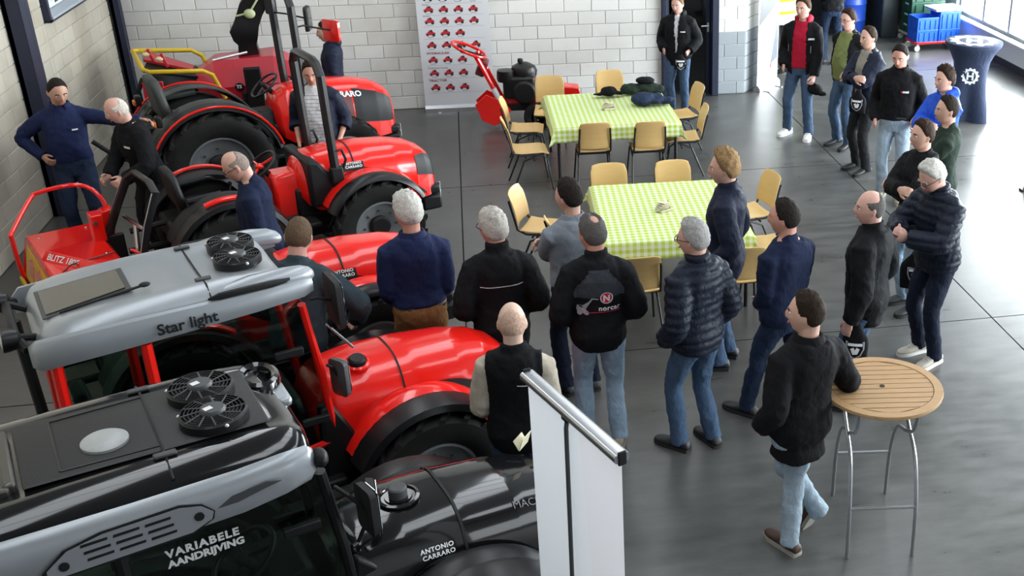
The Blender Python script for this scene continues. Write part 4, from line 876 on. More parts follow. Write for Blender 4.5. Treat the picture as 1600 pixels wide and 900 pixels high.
def person(label, pos, face, H=1.78, L='down', Rr='down', lean=0, side=0, head=(0, 0), skin='fair', hair=('short', (.08, .05, .03), .014), top=None, trousers='mid', shoes=None,
           feet=None, build=1.0, belly=0.0, facev=False, glasses=None, group=None, hipx=0, mat_trousers=None):
    """one standing figure; L / Rr: arm pose name or (wrist, pole[, hand dir]) ; feet: (left, right) = (x, y, yaw[, lift])"""
    s = H / 1.757
    root = empty('person', (pos[0], pos[1], 0), R(face), label, 'person', group)
    root.scale = (s, s, s)
    def T(p):
        p = Vector(p); f = sstep(.88, 1.25, p.z)
        if f > 0:
            q = p - Vector((0, 0, .95)); q = Euler((R(side) * f, R(lean) * f, 0)).to_matrix() @ q; p = q + Vector((0, 0, .95))
        return p + Vector((hipx, 0, 0))
    HM = Euler((0, R(head[1]), R(head[0])), 'XYZ').to_matrix()
    def HT(p):
        """head-local -> figure"""
        return T(Vector((0, 0, 1.532)) + HM @ (Vector(p) + Vector((.018, 0, .100))))
    feet = feet or ((.02, .11, 8), (-.02, -.11, -8))
    arms = {}
    for sg, spec in ((1, L), (-1, Rr)):
        S = T((-.008, sg * .170 * build, 1.365))
        if isinstance(spec, str): w, pole = ARM[spec]; w = Vector((w[0], sg * w[1] * build, w[2])); pole = Vector((pole[0], sg * pole[1], pole[2])); hd = None
        else: w = Vector(spec[0]); pole = Vector(spec[1]); hd = Vector(spec[2]) if len(spec) > 2 else None
        if isinstance(spec, str): w = w + Vector((hipx, 0, 0))
        E, W = ik(S, w, .295, .262, pole); arms[sg] = (S, E, W, hd, spec)
    legs = {}
    for sg, ft in ((1, feet[0]), (-1, feet[1])):
        lift = ft[3] if len(ft) > 3 else 0
        hp = Vector((hipx, sg * .088, .90)); th_ = R(66 * lift); an = Vector((ft[0], ft[1], .085 * math.cos(th_) + .17 * math.sin(th_)))
        K, A = ik(hp, an, .425, .412, Vector((1, sg * .12, 0))); legs[sg] = (hp, K, A, ft[2], lift)
    def torso_rings(z0, z1, t, bulk=1.0, e=2.4, n=24, hem=1.0):
        rings = []
        zs = [z0] + [r[0] for r in TORSO if z0 + .02 < r[0] < z1 - .01] + [z1]
        for z in zs:
            hw = interp(z, [(r[0], r[1]) for r in TORSO]) * build * bulk + t; hd = interp(z, [(r[0], r[2]) for r in TORSO]) * build * bulk + t; cx = interp(z, [(r[0], r[3]) for r in TORSO])
            bl = belly * math.exp(-((z - 1.1) / .13) ** 2)
            if z < z0 + .05: hw *= hem; hd *= hem
            rings.append([T(q) for q in ring(cx + bl * .5, 0, z, hw + bl * .2, hd + bl * .5, n, e)])
        return rings
    def arm_pts(sg, t, upto=1.0, inset=True):
        S, E, W, hd, spec = arms[sg]; pts = []; rr = []
        if inset: pts.append(T((-.012, sg * .06, 1.415))); rr.append(.040 + t * .8); pts.append(T((-.012, sg * .12, 1.395))); rr.append(.046 + t * .9)
        pts += [S, S.lerp(E, .35), S.lerp(E, .8), E.lerp(S.lerp(W, .5), .10), E.lerp(W, .2), E.lerp(W, .6), W]
        rr += [.052 + t, .050 + t, .043 + t, .043 + t, .042 + t, .036 + t, .029 + t]
        if upto < 1:
            k = 5 if upto < .5 else 7; pts = pts[:k] + [pts[k - 1].lerp(pts[k], .5)]; rr = rr[:k] + [rr[k - 1] + .006]
        return pts, [r_ * (1 if build < 1 else build ** .5) for r_ in rr]
    # ---- body: one continuous skin surface
    b = MB()
    b.loft(torso_rings(.80, 1.49, -.012))
    b.tube([T((-.014, 0, 1.43)), T((-.008, 0, 1.49)), HT((-.028, 0, -.055)), HT((-.02, 0, -.01))], [.064, .059, .059, .052], 14)
    b.loft([[HT(head_pt(d)) for d in rg] for rg in sph(56, 44)])
    for sg in (1, -1):
        rings = []
        for rg in sph(12, 8): rings.append([HT(Vector((-.008 + d.x * .017 - d.z * .004, sg * (.082 + .006 * d.x * -1 + d.y * .0085), -.004 + d.z * .033))) for d in rg])
        b.loft(rings)
        p, r_ = arm_pts(sg, -.008); b.tube(p, r_, 12)
        S, E, W, hd, spec = arms[sg]; d = (hd or (W - E)).normalized()
        inpocket = isinstance(spec, str) and spec in ('pocket', 'jpocket')
        nrm = Vector((-.3, -sg, 0)); nrm = (nrm - d * nrm.dot(d)).normalized(); bb = d.cross(nrm).normalized()
        if bb.x + bb.z * .3 < 0: bb = -bb
        curl = 25
        if spec == 'behind' or spec == 'front': curl = 55
        if not isinstance(spec, str) and len(spec) > 3: curl = spec[3]
        b.tube([W - d * .02, W + d * .012, W + d * .05, W + d * .088], [(.027, .024), (.031, .020), (.043, .018), (.040, .014)], 14, ref=nrm)
        if not inpocket:
            for i in range(4):
                base = W + d * .078 + bb * (.034 - .0225 * i); dd = d.copy(); ln = (.074, .082, .077, .060)[i]; pt = [base]; c = base
                for k, fr in enumerate((.45, .32, .23)):
                    dd = Matrix.Rotation(R(curl * (.7 if k == 0 else 1)) * (1 if True else -1), 3, bb) @ dd if (Matrix.Rotation(R(10), 3, bb) @ d).dot(nrm) > 0 else Matrix.Rotation(-R(curl * (.7 if k == 0 else 1)), 3, bb) @ dd
                    c = c + dd * ln * fr; pt.append(c)
                b.tube(pt, [.0105, .010, .009, .0075], 8)
            tb = W + d * .022 + bb * .028; td = (d * .62 + bb * .7 + nrm * .35).normalized()
            b.tube([tb, tb + td * .035, tb + td * .05 + d * .02 + nrm * .006, tb + td * .058 + d * .042 + nrm * .01], [.014, .0125, .011, .0085], 8)
        hp, K, A, yw, lift = legs[sg]
        b.tube([hp + V(0, 0, .03), hp.lerp(K, .4), K, K.lerp(A, .35), A, A - V(0, 0, .04)], [.08, .066, .048, .048, .034, .034], 12)
    body = fuse(b, 'body', skin_mat(skin, SK[skin]), root, .0075, 2, dec=.22, sfac=.3)
    # ---- trousers
    t = MB(); t.loft(torso_rings(.80, 1.03, .010)); wid = 1.0
    for sg in (1, -1):
        hp, K, A, yw, lift = legs[sg]
        t.tube([hp + V(0, -sg * .012, .05), hp + V(-.006, 0, -.06), hp.lerp(K, .5), K + V(0, 0, .03), K - V(0, 0, .05), K.lerp(A, .45), A.lerp(K, .12), A - (A - K).normalized() * -.035], [.094, .100, .085, .070, .066, .067, .062, .066], 16)
    tm = mat_trousers or denim(trousers, DENIM[trousers])
    tr = fuse(t, 'trousers', tm, root, .011, 4, disp=((.022, .10), (.010, .045)), dec=.5)
    # ---- shoes
    scol, sole, sty = shoes or ((.02, .02, .022), (.015, .015, .015), 'shoe')
    SM = mat('leather_%d_%d_%d' % tuple(int(c * 999) for c in scol), scol, .55, 0, .15, 60); SO = mat('sole_%d_%d_%d' % tuple(int(c * 999) for c in sole), sole, .7)
    for sg in (1, -1):
        hp, K, A, yw, lift = legs[sg]
        Mf = Matrix.Translation((A.x, A.y, 0)) @ Matrix.Rotation(R(yw), 4, 'Z')
        if lift: Mf = Mf @ Matrix.Translation((.17 * math.cos(R(66 * lift)), 0, .012)) @ Matrix.Rotation(R(66 * lift), 4, 'Y') @ Matrix.Translation((-.17, 0, 0))
        prof = [(-.085, .020, .030, .045), (-.078, .034, .02, .075), (-.04, .038, .018, .10), (.0, .039, .018, .105), (.05, .042, .018, .085), (.10, .047, .018, .066), (.15, .047, .018, .056), (.19, .038, .02, .048), (.212, .018, .024, .038)]
        sb = MB(); rings = []
        for (x, w, z0, z1) in prof:
            rings.append([Mf @ Vector((x, w * math.copysign(abs(math.cos(a)) ** .8, math.cos(a)), z0 + (z1 - z0) * (.5 + .5 * math.copysign(abs(math.sin(a)) ** .8, math.sin(a))))) for a in [2 * PI * k / 14 for k in range(14)]])
        sh = sb.loft(rings); sh = sb.build('shoe', SM, root, smooth=60)
        so = MB(); ol = [(x, w + .004) for x, w, _, _ in prof] + [(x, -w - .004) for x, w, _, _ in reversed(prof)]
        so.loft([[Mf @ Vector((x, y, .0)) for x, y in ol], [Mf @ Vector((x, y, .026)) for x, y in ol]]); so.build('sole', SO, sh, smooth=30)
        if sty == 'sneaker':
            lc = MB()
            for k in range(4): lc.tube([Mf @ Vector((.03 + k * .02, -.022, .093 - k * .009)), Mf @ Vector((.03 + k * .02, 0, .103 - k * .009)), Mf @ Vector((.03 + k * .02, .022, .093 - k * .009))], .0035, 5)
            lc.build('laces', mat('laces', (.7, .7, .68), .8), sh)
    # ---- upper clothing: list of garments, inner first
    garments = []
    for g in top:
        nm, col = g['name'], g['mat']; th = g.get('t', .014); hem = g.get('hem', .86); gm = MB()
        coll = g.get('collar', 1.53) - .018; bulk = g.get('bulk', 1.0)
        gm.loft(torso_rings(hem, 1.475, th, bulk, hem=g.get('hemk', 1.0)))
        cw = g.get('cw', .072)
        gm.tube([T((-.016, 0, 1.44)), T((-.012, 0, 1.49)), T((-.006, 0, coll))], [.088 + th * .3, cw + .002, cw], 16)
        sl = g.get('sleeve', 1.0)
        if sl > 0:
            for sg in (1, -1):
                p, r_ = arm_pts(sg, th + g.get('st', .004), sl); gm.tube(p, r_, 14)
        else:
            for sg in (1, -1): gm.tube([T((-.01, sg * .06, 1.38)), T((-.005, sg * .165 * build, 1.375))], [.062 + th, .060 + th], 14)
        if g.get('hood'): gm.ball(T((-.09, 0, 1.49)), (.06, .105, .06)); gm.ball(T((-.02, .07, 1.505)), (.075, .035, .035)); gm.ball(T((-.02, -.07, 1.505)), (.075, .035, .035))
        if g.get('fold'):
            def cf(u, v):
                a = R(lerp(28, 332, u)); rr, zz = interp(v, [(0, .062), (.35, .070), (.5, .078), (1, .098)]), interp(v, [(0, 1.465), (.35, 1.512), (.5, 1.508), (1, 1.462)]); k = 1 + .12 * (abs(math.cos(a / 2)) ** 6)
                return T((-.012 + rr * k * math.cos(a), rr * 1.04 * math.sin(a), zz - .012 * max(0, math.cos(a))))
            MB().grid(cf, 28, 6).build('collar', col, root, solid=.005)
        post = None
        if g.get('puffer') or g.get('open'):
            def post(o, g=g):
                if g.get('puffer'):
                    for v, nn in zip(o.data.vertices, [v.normal.copy() for v in o.data.vertices]):
                        v.co += nn * (.018 * (abs(math.sin(PI * v.co.z / .062)) ** .6 - .6))
                if g.get('open'):
                    bm = bmesh.new(); bm.from_mesh(o.data)
                    w0, w1 = g['open']
                    dl = [v for v in bm.verts if v.co.x > .02 and abs(v.co.y) < lerp(w0, w1, (v.co.z - .85) / .65) and v.co.z < 1.56 and min((Vector((v.co.x, v.co.y, v.co.z)) - arms[q][2]).length for q in (1, -1)) > .1 and v.normal.x > -.2]
                    bmesh.ops.delete(bm, geom=dl, context='VERTS'); bm.to_mesh(o.data); bm.free()
        o = fuse(gm, nm, col, root, g.get('vox', .011), g.get('smooth', 4), disp=g.get('disp', ((.024, .12), (.010, .05))), dec=.55, post=post)
        if g.get('open'): o['solid'] = 1
        garments.append(o)
    # ---- hair and face
    HMt = mat('hair_%d_%d_%d' % tuple(int(c * 999) for c in hair[1]), hair[1], .8, 0, .5, 60, .5, spec=.15)
    if hair[0] != 'none':
        hm = hair_mesh(hair[0], hair[2], random.uniform(0, 50)); hm.v = [HT(p) for p in hm.v]
        hm.build('hair', HMt, root, smooth=80)
    if facev:
        for sg in (1, -1):
            e = MB().ball((0, 0, 0), (.011, .013, .008)); e.v = [HT(p + V(.082, sg * .032, .009)) for p in e.v]; eo = e.build('eye', mat('eye_white', (.7, .68, .65), .3), root, smooth=80)
            e = MB().ball((0, 0, 0), .0062, 8, 6); e.v = [HT(p + V(.0883, sg * .032, .009)) for p in e.v]; e.build('iris', mat('iris', (.03, .025, .02), .2), eo, smooth=80)
            e = MB().tube([HT(V(.088, sg * .052, .028)), HT(V(.096, sg * .037, .034)), HT(V(.098, sg * .016, .030))], [.003, .005, .004], 6); e.build('eyebrow', mat('brow_%d' % int(hair[1][0] * 999), tuple(c * .8 for c in hair[1]), .7), root)
        e = MB().ball((0, 0, 0), (.007, .022, .0055)); e.v = [HT(p + V(.0985, 0, -.063)) for p in e.v]; e.build('mouth', mat('lips', (.36, .12, .10), .5), root, smooth=80)
    if glasses:
        gl = MB()
        for sg in (1, -1):
            fr = [HT(V(.107, sg * .034 + .024 * math.cos(a), .008 + .017 * math.sin(a))) for a in [2 * PI * k / 14 for k in range(15)]]; gl.tube(fr, .0028, 6)
            gl.tube([HT(V(.105, sg * .058, .012)), HT(V(.04, sg * .087, .012)), HT(V(-.012, sg * .089, .006))], .0026, 6)
        gl.tube([HT(V(.102, -.01, .012)), HT(V(.106, 0, .015)), HT(V(.102, .01, .012))], .0025, 6)
        gl.build('glasses', mat('glasses_frame', glasses, .4), root)
    return dict(root=root, body=body, trousers=tr, top=garments, T=T, HT=HT, arms=arms, s=s)
DENIM = dict(light=(.25, .34, .43), mid=(.050, .085, .145), dark=(.018, .030, .062), navy=(.010, .014, .028), black=(.014, .0145, .016), tan=(.24, .115, .045), pale=(.27, .34, .40))
BLK = cloth('black', (.0075, .0075, .009)); BLK2 = cloth('black_softshell', (.008, .0085, .010), .8); NVY = cloth('navy', (.012, .018, .045)); NVYS = cloth('navy_shirt', (.013, .020, .065), .7)
NVYJ = cloth('navy_jacket', (.014, .018, .036), .6); PUF = cloth('navy_puffer', (.012, .016, .028), .42); BEIGE = cloth('beige', (.42, .37, .30)); WHT = cloth('white', (.62, .63, .65)); GRYS = cloth('grey_shirt', (.20, .225, .26))
TEAL = cloth('dark_teal', (.030, .046, .056), .75); OLV = cloth('olive', (.17, .20, .075)); GRN = cloth('dark_green', (.022, .034, .026)); BLU = cloth('royal_blue', (.015, .075, .48), .5); RED = cloth('crimson', (.38, .012, .035)); GREYT = cloth('stone_tee', (.27, .25, .21)); CHAR = cloth('charcoal_yoke', (.045, .05, .06))
BRN = (.022, .013, .008); DBR = (.016, .012, .010); GRYH = (.3, .29, .28); WHH = (.52, .50, .46); BLO = (.24, .15, .07); SALT = (.09, .085, .08)
BLACKSHOE = ((.018, .018, .02), (.012, .012, .012), 'shoe')
def J(m, **k): return dict(dict(name='jacket', mat=m, t=.024, hem=.80, st=.010), **k)
def SW(m, **k): return dict(dict(name='sweater', mat=m, t=.015, hem=.88, st=.006, collar=1.515), **k)
def SH(m, **k): return dict(dict(name='shirt', mat=m, t=.012, hem=.95, st=.006, collar=1.50, fold=1), **k)
def TEE(m, **k): return dict(dict(name='tshirt', mat=m, t=.018, hem=.90, sleeve=.3, collar=1.50, cw=.074), **k)
FOLD_L = ((.25, -.10, 1.17), (.15, 1, -.7), (-.1, -1, .1), 30); FOLD_R = ((.27, .10, 1.21), (.15, -1, -.7), (-.1, 1, .1), 30)
P = {}
P[1] = person('man in dark navy shirt at the far left with one arm stretched out', (-3.95, 11.68), 284, 1.82, L=((.26, .69, 1.32), (-.2, 0, -1), (.4, .9, -.15), 35), Rr=((.04, -.235, 1.02), (-.45, -1, 0), (.6, .5, -.5), 35), head=(18, 22), skin='tan', hair=('short', DBR, .008), top=[SH(NVYS, t=.016)], trousers='dark', facev=True, belly=.04)
P[2] = person('bald older man in black jacket bending forward beside the outstretched arm', (-3.16, 11.28), 222, 1.74, L=((.30, .12, .98), (-.4, .9, -.3), (.8, 0, -.3), 40), Rr=((.36, -.06, .98), (-.5, -.8, -.3), (.9, .2, -.2), 45), lean=12, head=(-22, 12), skin='pink', hair=('horseshoe', (.55, .50, .45), .005), top=[J(BLK2)], trousers='black', facev=True)
P[3] = person('man with open navy jacket over white striped t-shirt behind the roll bar', (-1.62, 12.1), 262, 1.80, L='pocket', Rr='pocket', head=(8, 18), skin='red', hair=('short', BRN, .012), top=[TEE(WHT), J(NVYJ, sleeve=.7, open=(.085, .075), hem=.84)], trousers='navy', facev=True, belly=.03)
P[4] = person('man in navy hooded sweatshirt behind the rear tractor bonnet, seen in profile', (-1.68, 14.5), 185, 1.70, L='front', Rr='front', head=(0, 10), skin='fair', hair=('short', BRN, .010), top=[J(NVYJ, hood=1, t=.02)], trousers='dark', facev=True)
P[5] = person('bald man with glasses in plain navy sweater looking down between the red tractors', (-1.79, 9.2), 182, 1.76, L='front', Rr='front', lean=6, head=(6, 24), skin='fair', hair=('horseshoe', (.26, .21, .18), .003), top=[SW(NVY, t=.02)], trousers='dark', facev=True, glasses=(.03, .01, .01), belly=.03)
P[6] = person('man with cropped brown hair in dark teal jacket seen from behind leaning on a tractor', (-1.31, 7.30), 78, 1.80, L=((.2, .2, 1.0), (-.4, .9, 0)), Rr=((.20, -.34, .98), (-.4, -.9, 0)), lean=8, side=5, head=(8, 10), skin='pink', hair=('short', (.10, .065, .04), .007), top=[J(TEAL, hem=.74)], trousers='navy')
P[7] = person('white-haired man in navy shirt and tan trousers seen from behind', (-.5, 7.62), 100, 1.83, L=((.20, .15, .94), (-.95, .25, 0)), Rr=((.20, -.15, .94), (-.95, -.25, 0)), head=(24, 4), skin='red', hair=('short', WHH, .024), top=[SH(NVYS, t=.018, hem=.97)], trousers='tan', build=1.03, belly=.03)
P[8] = person('grey-haired man with glasses in black jacket with thin reflective line across the back', (.08, 7.27), 98, 1.80, L='jpocket', Rr='jpocket', head=(26, 6), skin='red', hair=('short', (.42, .39, .35), .022), top=[J(BLK2, collar=1.565, cw=.082)], trousers='black', build=1.0, glasses=(.12, .02, .03))
P[9] = person('man with thinning grey hair in black jacket with printed logo and pale jeans', (.74, 7.04), 92, 1.80, L='jpocket', Rr='jpocket', head=(28, 8), skin='red', hair=('crown', SALT, .014), top=[J(BLK2, collar=1.55, cw=.08)], trousers='light', build=1.01, shoes=((.30, .26, .19), (.25, .22, .17), 'shoe'), feet=((.03, .10, 4), (-.03, -.12, -14)))
P[10] = person('man with shaved head in black body warmer with beige sleeves', (.12, 5.9), 82, 1.73, L=((.22, .17, .98), (-.9, .3, -.1)), Rr=((.2, -.15, .98), (-.9, -.3, -.1)), head=(6, 8), skin='pale', hair=('thin', (.50, .33, .25), .0015), top=[dict(name='shirt', mat=BEIGE, t=.014, hem=.9, st=.012, collar=1.52), dict(name='body_warmer', mat=BLK, t=.027, hem=.80, sleeve=0, collar=1.54, cw=.082)], trousers='mid', build=.99)
P[11] = person('dark-haired man in grey shirt standing behind the printed jacket', (.66, 7.86), 112, 1.78, L=FOLD_L, Rr=FOLD_R, head=(30, 4), skin='fair', hair=('short', DBR, .016), top=[SH(GRYS, t=.018, sleeve=.7)], trousers='navy', build=1.06)
P[12] = person('blond man in navy jacket standing at the front tablecloth corner', (1.9, 8.08), 158, 1.86, L='pocket', Rr='pocket', head=(12, 4), skin='fair', hair=('curly', BLO, .026), top=[J(NVYJ, t=.026, hem=.78, collar=1.555, cw=.08)], trousers='mid', facev=True)
P[13] = person('grey-haired man in dark quilted puffer jacket and blue jeans', (1.41, 6.86), 122, 1.79, L='pocket', Rr='pocket', head=(26, 6), skin='fair', hair=('short', (.30, .29, .28), .020), top=[J(PUF, t=.032, puffer=1, hem=.80, collar=1.55, cw=.084, disp=((.008, .1),))], trousers='mid', facev=True, glasses=(.3, .3, .3), feet=((.06, .10, 14), (-.05, -.12, -10)))
P[14] = person('man with receding dark hair in plain navy sweater, one leg set forward', (2.11, 7.08), 122, 1.81, L='front', Rr='front', head=(30, 4), skin='red', hair=('receding', DBR, .012), top=[SW(NVY, t=.022, hem=.86)], trousers='dark', build=1.06, feet=((.24, .10, 12), (-.18, -.13, -10)))
P[15] = person('man in loose black overshirt leaning on the round wooden table with crossed legs', (1.80, 5.60), 112, 1.79, L='pocket', Rr=((.20, -.40, 1.10), (-.5, -.35, -.8), (.9, .1, 0), 30), side=3, head=(42, 4), skin='fair', hair=('short', BRN, .014), top=[J(BLK, t=.024, collar=1.505, fold=1, hem=.70, hemk=1.12, st=.010, bulk=1.02)], trousers='pale', build=1.06, facev=True, shoes=((.05, .022, .014), (.30, .28, .25), 'shoe'), feet=((.02, -.20, 10, 1.0), (-.02, .05, 6)))
P[16] = person('bald man in black jacket and blue jeans behind the round wooden table', (2.79, 7.2), 142, 1.79, L='down', Rr='pocket', head=(30, 2), skin='pink', hair=('horseshoe', SALT, .006), top=[J(BLK2, t=.028, hem=.74, bulk=1.02, collar=1.55, cw=.082)], trousers='mid', build=1.06, facev=True)
P[17] = person('white-haired man in navy quilted jacket looking down at the phone in his hands', (3.62, 7.84), 200, 1.81, L=((.38, .06, 1.17), (-.3, .9, -.5), (.9, -.3, .25), 50), Rr=((.37, -.05, 1.19), (-.3, -.9, -.5), (.9, .35, .2), 50), lean=6, head=(-4, 26), skin='pink', hair=('short', WHH, .020), top=[J(PUF, t=.032, puffer=1, hem=.80, collar=1.545, cw=.082, disp=((.008, .1),))], trousers='navy', facev=True, glasses=(.1, .03, .03), shoes=((.40, .37, .31), (.68, .67, .64), 'sneaker'))
P[18] = person('man with short brown hair in black jacket with folded arms and light jeans', (3.83, 8.80), 192, 1.80, L=FOLD_L, Rr=FOLD_R, head=(0, 2), skin='fair', hair=('short', (.03, .016, .010), .015), top=[J(BLK2, t=.026, hem=.82)], trousers='light', facev=True)
P[19] = person('man in dark green long-sleeved shirt with arms folded, dark cropped hair', (4.36, 9.5), 158, 1.80, L=FOLD_L, Rr=FOLD_R, head=(20, 2), skin='fair', hair=('short', (.02, .014, .010), .012), top=[SW(GRN, t=.016)], trousers='dark', facev=True)
P[20] = person('man in bright blue padded jacket with folded arms', (4.81, 10.62), 192, 1.79, L=FOLD_L, Rr=FOLD_R, head=(4, 4), skin='pink', hair=('curly', (.03, .018, .012), .024), top=[J(BLU, t=.03, hem=.80, hood=1, collar=1.52)], trousers='dark', facev=True)
P[21] = person('smiling man in black shirt with hands in the pockets of pale jeans', (4.7, 11.62), 238, 1.83, L='pocket', Rr='pocket', head=(-6, 20), skin='red', hair=('short', DBR, .010), top=[SH(BLK, t=.018, hem=.93)], trousers='pale', build=1.06, facev=True, shoes=((.26, .22, .15), (.3, .27, .2), 'shoe'))
P[22] = person('man with folded arms in open navy jacket over beige tee and black jeans', (4.69, 12.62), 200, 1.80, L=FOLD_L, Rr=FOLD_R, head=(0, 6), skin='fair', hair=('receding', (.03, .018, .011), .012), top=[TEE(GREYT), J(NVYJ, t=.026, open=(.05, .075), hem=.80)], trousers='black', facev=True)
P[23] = person('man with glasses in black jacket over olive green sweater', (4.78, 13.64), 212, 1.81, L='behind', Rr='behind', head=(-4, 8), skin='pink', hair=('swept', (.03, .015, .010), .016), top=[SW(OLV, t=.022, hem=.88, sleeve=.3), J(BLK2, t=.024, open=(.13, .09), hem=.80)], trousers='mid', facev=True, glasses=(.12, .02, .03), belly=.05)
P[24] = person('young man in black jacket over red hooded sweater with white shoes', (4.34, 14.22), 236, 1.86, L=((.16, .22, .84), (-.6, .7, 0), (.5, -.1, -.8), 45), Rr='pocket', head=(-10, 4), skin='pink', hair=('swept', (.06, .032, .016), .022), top=[SW(RED, t=.022, hem=.90, sleeve=.3, hood=1), J(BLK2, t=.026, open=(.09, .075), hem=.80)], trousers='mid', facev=True, shoes=((.70, .70, .69), (.75, .75, .74), 'sneaker'), feet=((.06, .15, 10), (-.02, -.16, -14)))
P[25] = person('man in black parka and blue jeans standing in front of the door', (2.93, 15.62), 246, 1.68, L='jpocket', Rr='jpocket', head=(-10, 10), skin='pink', hair=('short', (.16, .09, .045), .014), top=[TEE(WHT), J(BLK2, t=.03, hem=.74, hood=1, open=(.0, .03))], trousers='mid', build=1.05, facev=True)
P[26] = person('person in black top and dark jeans far behind, beside the blue barrel', (6.03, 18.1), 80, 1.80, L='front', Rr='front', hair=('short', DBR, .012), top=[SW(BLK)], trousers='dark')
finish_people()
# ================================================================== furniture, banners, small things
def wood(name, c1, c2, scale=(1, 14, 1), rough=.4):
    m = mat(name, c1, rough, 0, 0, 3); nt = m.node_tree; nz = nt.nodes[m['nz']]; mx = nt.nodes[m['mx']]
    mp = nt.nodes.new('ShaderNodeMapping'); mp.inputs['Scale'].default_value = scale; tc = nt.nodes.new('ShaderNodeTexCoord'); nt.links.new(tc.outputs['Object'], mp.inputs[0]); nt.links.new(mp.outputs[0], nz.inputs['Vector'])
    mx.inputs['A'].default_value = tuple(c1) + (1,); mx.inputs['B'].default_value = tuple(c2) + (1,); return m
BEECH = wood('beech_plywood', (.62, .40, .15), (.70, .47, .19), (2, 2, 12)); TEAK = wood('teak_slat', (.34, .20, .09), (.52, .33, .16), (3, 30, 3), .5)
BLKST = mat('black_steel_tube', (.008, .008, .009), .4)
def gingham():
    m = bpy.data.materials.new('lime_gingham'); m.use_nodes = True; nt = m.node_tree; b = nt.nodes['Principled BSDF']; L = nt.links.new
    uv = nt.nodes.new('ShaderNodeUVMap'); sp = nt.nodes.new('ShaderNodeSeparateXYZ'); L(uv.outputs[0], sp.inputs[0]); o = []
    for k in (0, 1):
        mu = nt.nodes.new('ShaderNodeMath'); mu.operation = 'MULTIPLY'; mu.inputs[1].default_value = 1 / .064; L(sp.outputs[k], mu.inputs[0])
        fr = nt.nodes.new('ShaderNodeMath'); fr.operation = 'FRACT'; L(mu.outputs[0], fr.inputs[0])
        gt = nt.nodes.new('ShaderNodeMath'); gt.operation = 'GREATER_THAN'; gt.inputs[1].default_value = .5; L(fr.outputs[0], gt.inputs[0]); o.append(gt)
    ad = nt.nodes.new('ShaderNodeMath'); ad.operation = 'ADD'; L(o[0].outputs[0], ad.inputs[0]); L(o[1].outputs[0], ad.inputs[1])
    dv = nt.nodes.new('ShaderNodeMath'); dv.operation = 'MULTIPLY'; dv.inputs[1].default_value = .5; L(ad.outputs[0], dv.inputs[0])
    cr = nt.nodes.new('ShaderNodeValToRGB'); cr.color_ramp.interpolation = 'CONSTANT'; e = cr.color_ramp.elements
    e[0].position = 0; e[0].color = (.76, .79, .68, 1); e[1].position = .4; e[1].color = (.60, .71, .27, 1); n = e.new(.9); n.color = (.44, .58, .09, 1)
    L(dv.outputs[0], cr.inputs[0]); L(cr.outputs[0], b.inputs['Base Color']); b.inputs['Roughness'].default_value = .7; b.inputs['Specular IOR Level'].default_value = .2
    return m
GING = gingham()
def table(x0, x1, y0, y1, lab, clab, rz=0):
    cx, cy = (x0 + x1) / 2, (y0 + y1) / 2; hx, hy = (x1 - x0) / 2, (y1 - y0) / 2; z = .735
    t = empty('dining_table', (cx, cy, 0), R(rz), lab, 'table', 'tables under lime check cloths')
    MB().box((0, 0, z - .02), (hx * 2 - .02, hy * 2 - .02, .03)).build('tabletop', mat('table_board', (.25, .2, .14), .5), t, bevel=.005)
    for sx in (-1, 1):
        for sy in (-1, 1): MB().tube([(sx * (hx - .05), sy * (hy - .06), 0), (sx * (hx - .05), sy * (hy - .06), z - .03)], .02, 10).build('leg', BLKST, t)
    for sy in (-1, 1): MB().box((0, sy * (hy - .06), z - .06), (hx * 2 - .12, .025, .05)).build('apron', BLKST, t)
    # cloth: one draped sheet
    ov = .17; nx, ny = 56, 60; W, H = hx + ov, hy + ov; me = bpy.data.meshes.new('tablecloth'); vs = []; uvs = []
    for i in range(nx + 1):
        for j in range(ny + 1):
            u, v = lerp(-W, W, i / nx), lerp(-H, H, j / ny); du, dv = max(0, abs(u) - hx), max(0, abs(v) - hy); su, sv = math.copysign(1, u), math.copysign(1, v)
            wob = .012 * math.sin(u * 9 + v * 3) + .008 * math.sin(v * 13 - u * 5)
            if du <= 0 and dv <= 0: p = (u, v, z + .004 + .0015 * math.sin(u * 31) * math.sin(v * 27))
            elif du > 0 and dv > 0:
                d = max(du, dv); m_ = min(du, dv); fo = .55 * m_
                p = (su * (hx + .008 + fo * .75 + wob * d * 3), sv * (hy + .008 + fo * .75 - wob * d * 3), z - (d + m_ * .25) * .97)
            else:
                d = du + dv; k = .008 + .08 * d + abs(wob) * d * 4
                p = (su * (hx + k) if du else u, sv * (hy + k) if dv else v, z + .003 - d * .985)
            vs.append(p); uvs.append((u + 5, v + 5))
    fs = [(i * (ny + 1) + j, (i + 1) * (ny + 1) + j, (i + 1) * (ny + 1) + j + 1, i * (ny + 1) + j + 1) for i in range(nx) for j in range(ny)]
    me.from_pydata(vs, [], fs); ul = me.uv_layers.new(name='UVMap')
    for lp in me.loops: ul.data[lp.index].uv = uvs[lp.vertex_index]
    me.materials.append(GING); me.polygons.foreach_set('use_smooth', [True] * len(me.polygons)); o = bpy.data.objects.new('tablecloth', me); link(o); o.location = (cx, cy, 0); o.rotation_euler = (0, 0, R(rz))
    s = o.modifiers.new('solid', 'SOLIDIFY'); s.thickness = .002; s.offset = 1
    tag(o, clab, 'tablecloth', 'lime check tablecloths'); return t
table(.90, 2.40, 12.66, 14.16, 'square black-legged table near the back wall with jackets lying on it', 'lime green checked cloth on the back table under the jackets')
table(1.06, 2.42, 9.08, 10.62, 'square black-legged table in the middle of the hall behind the crowd', 'lime green checked cloth on the front table beside the blond man', -2)
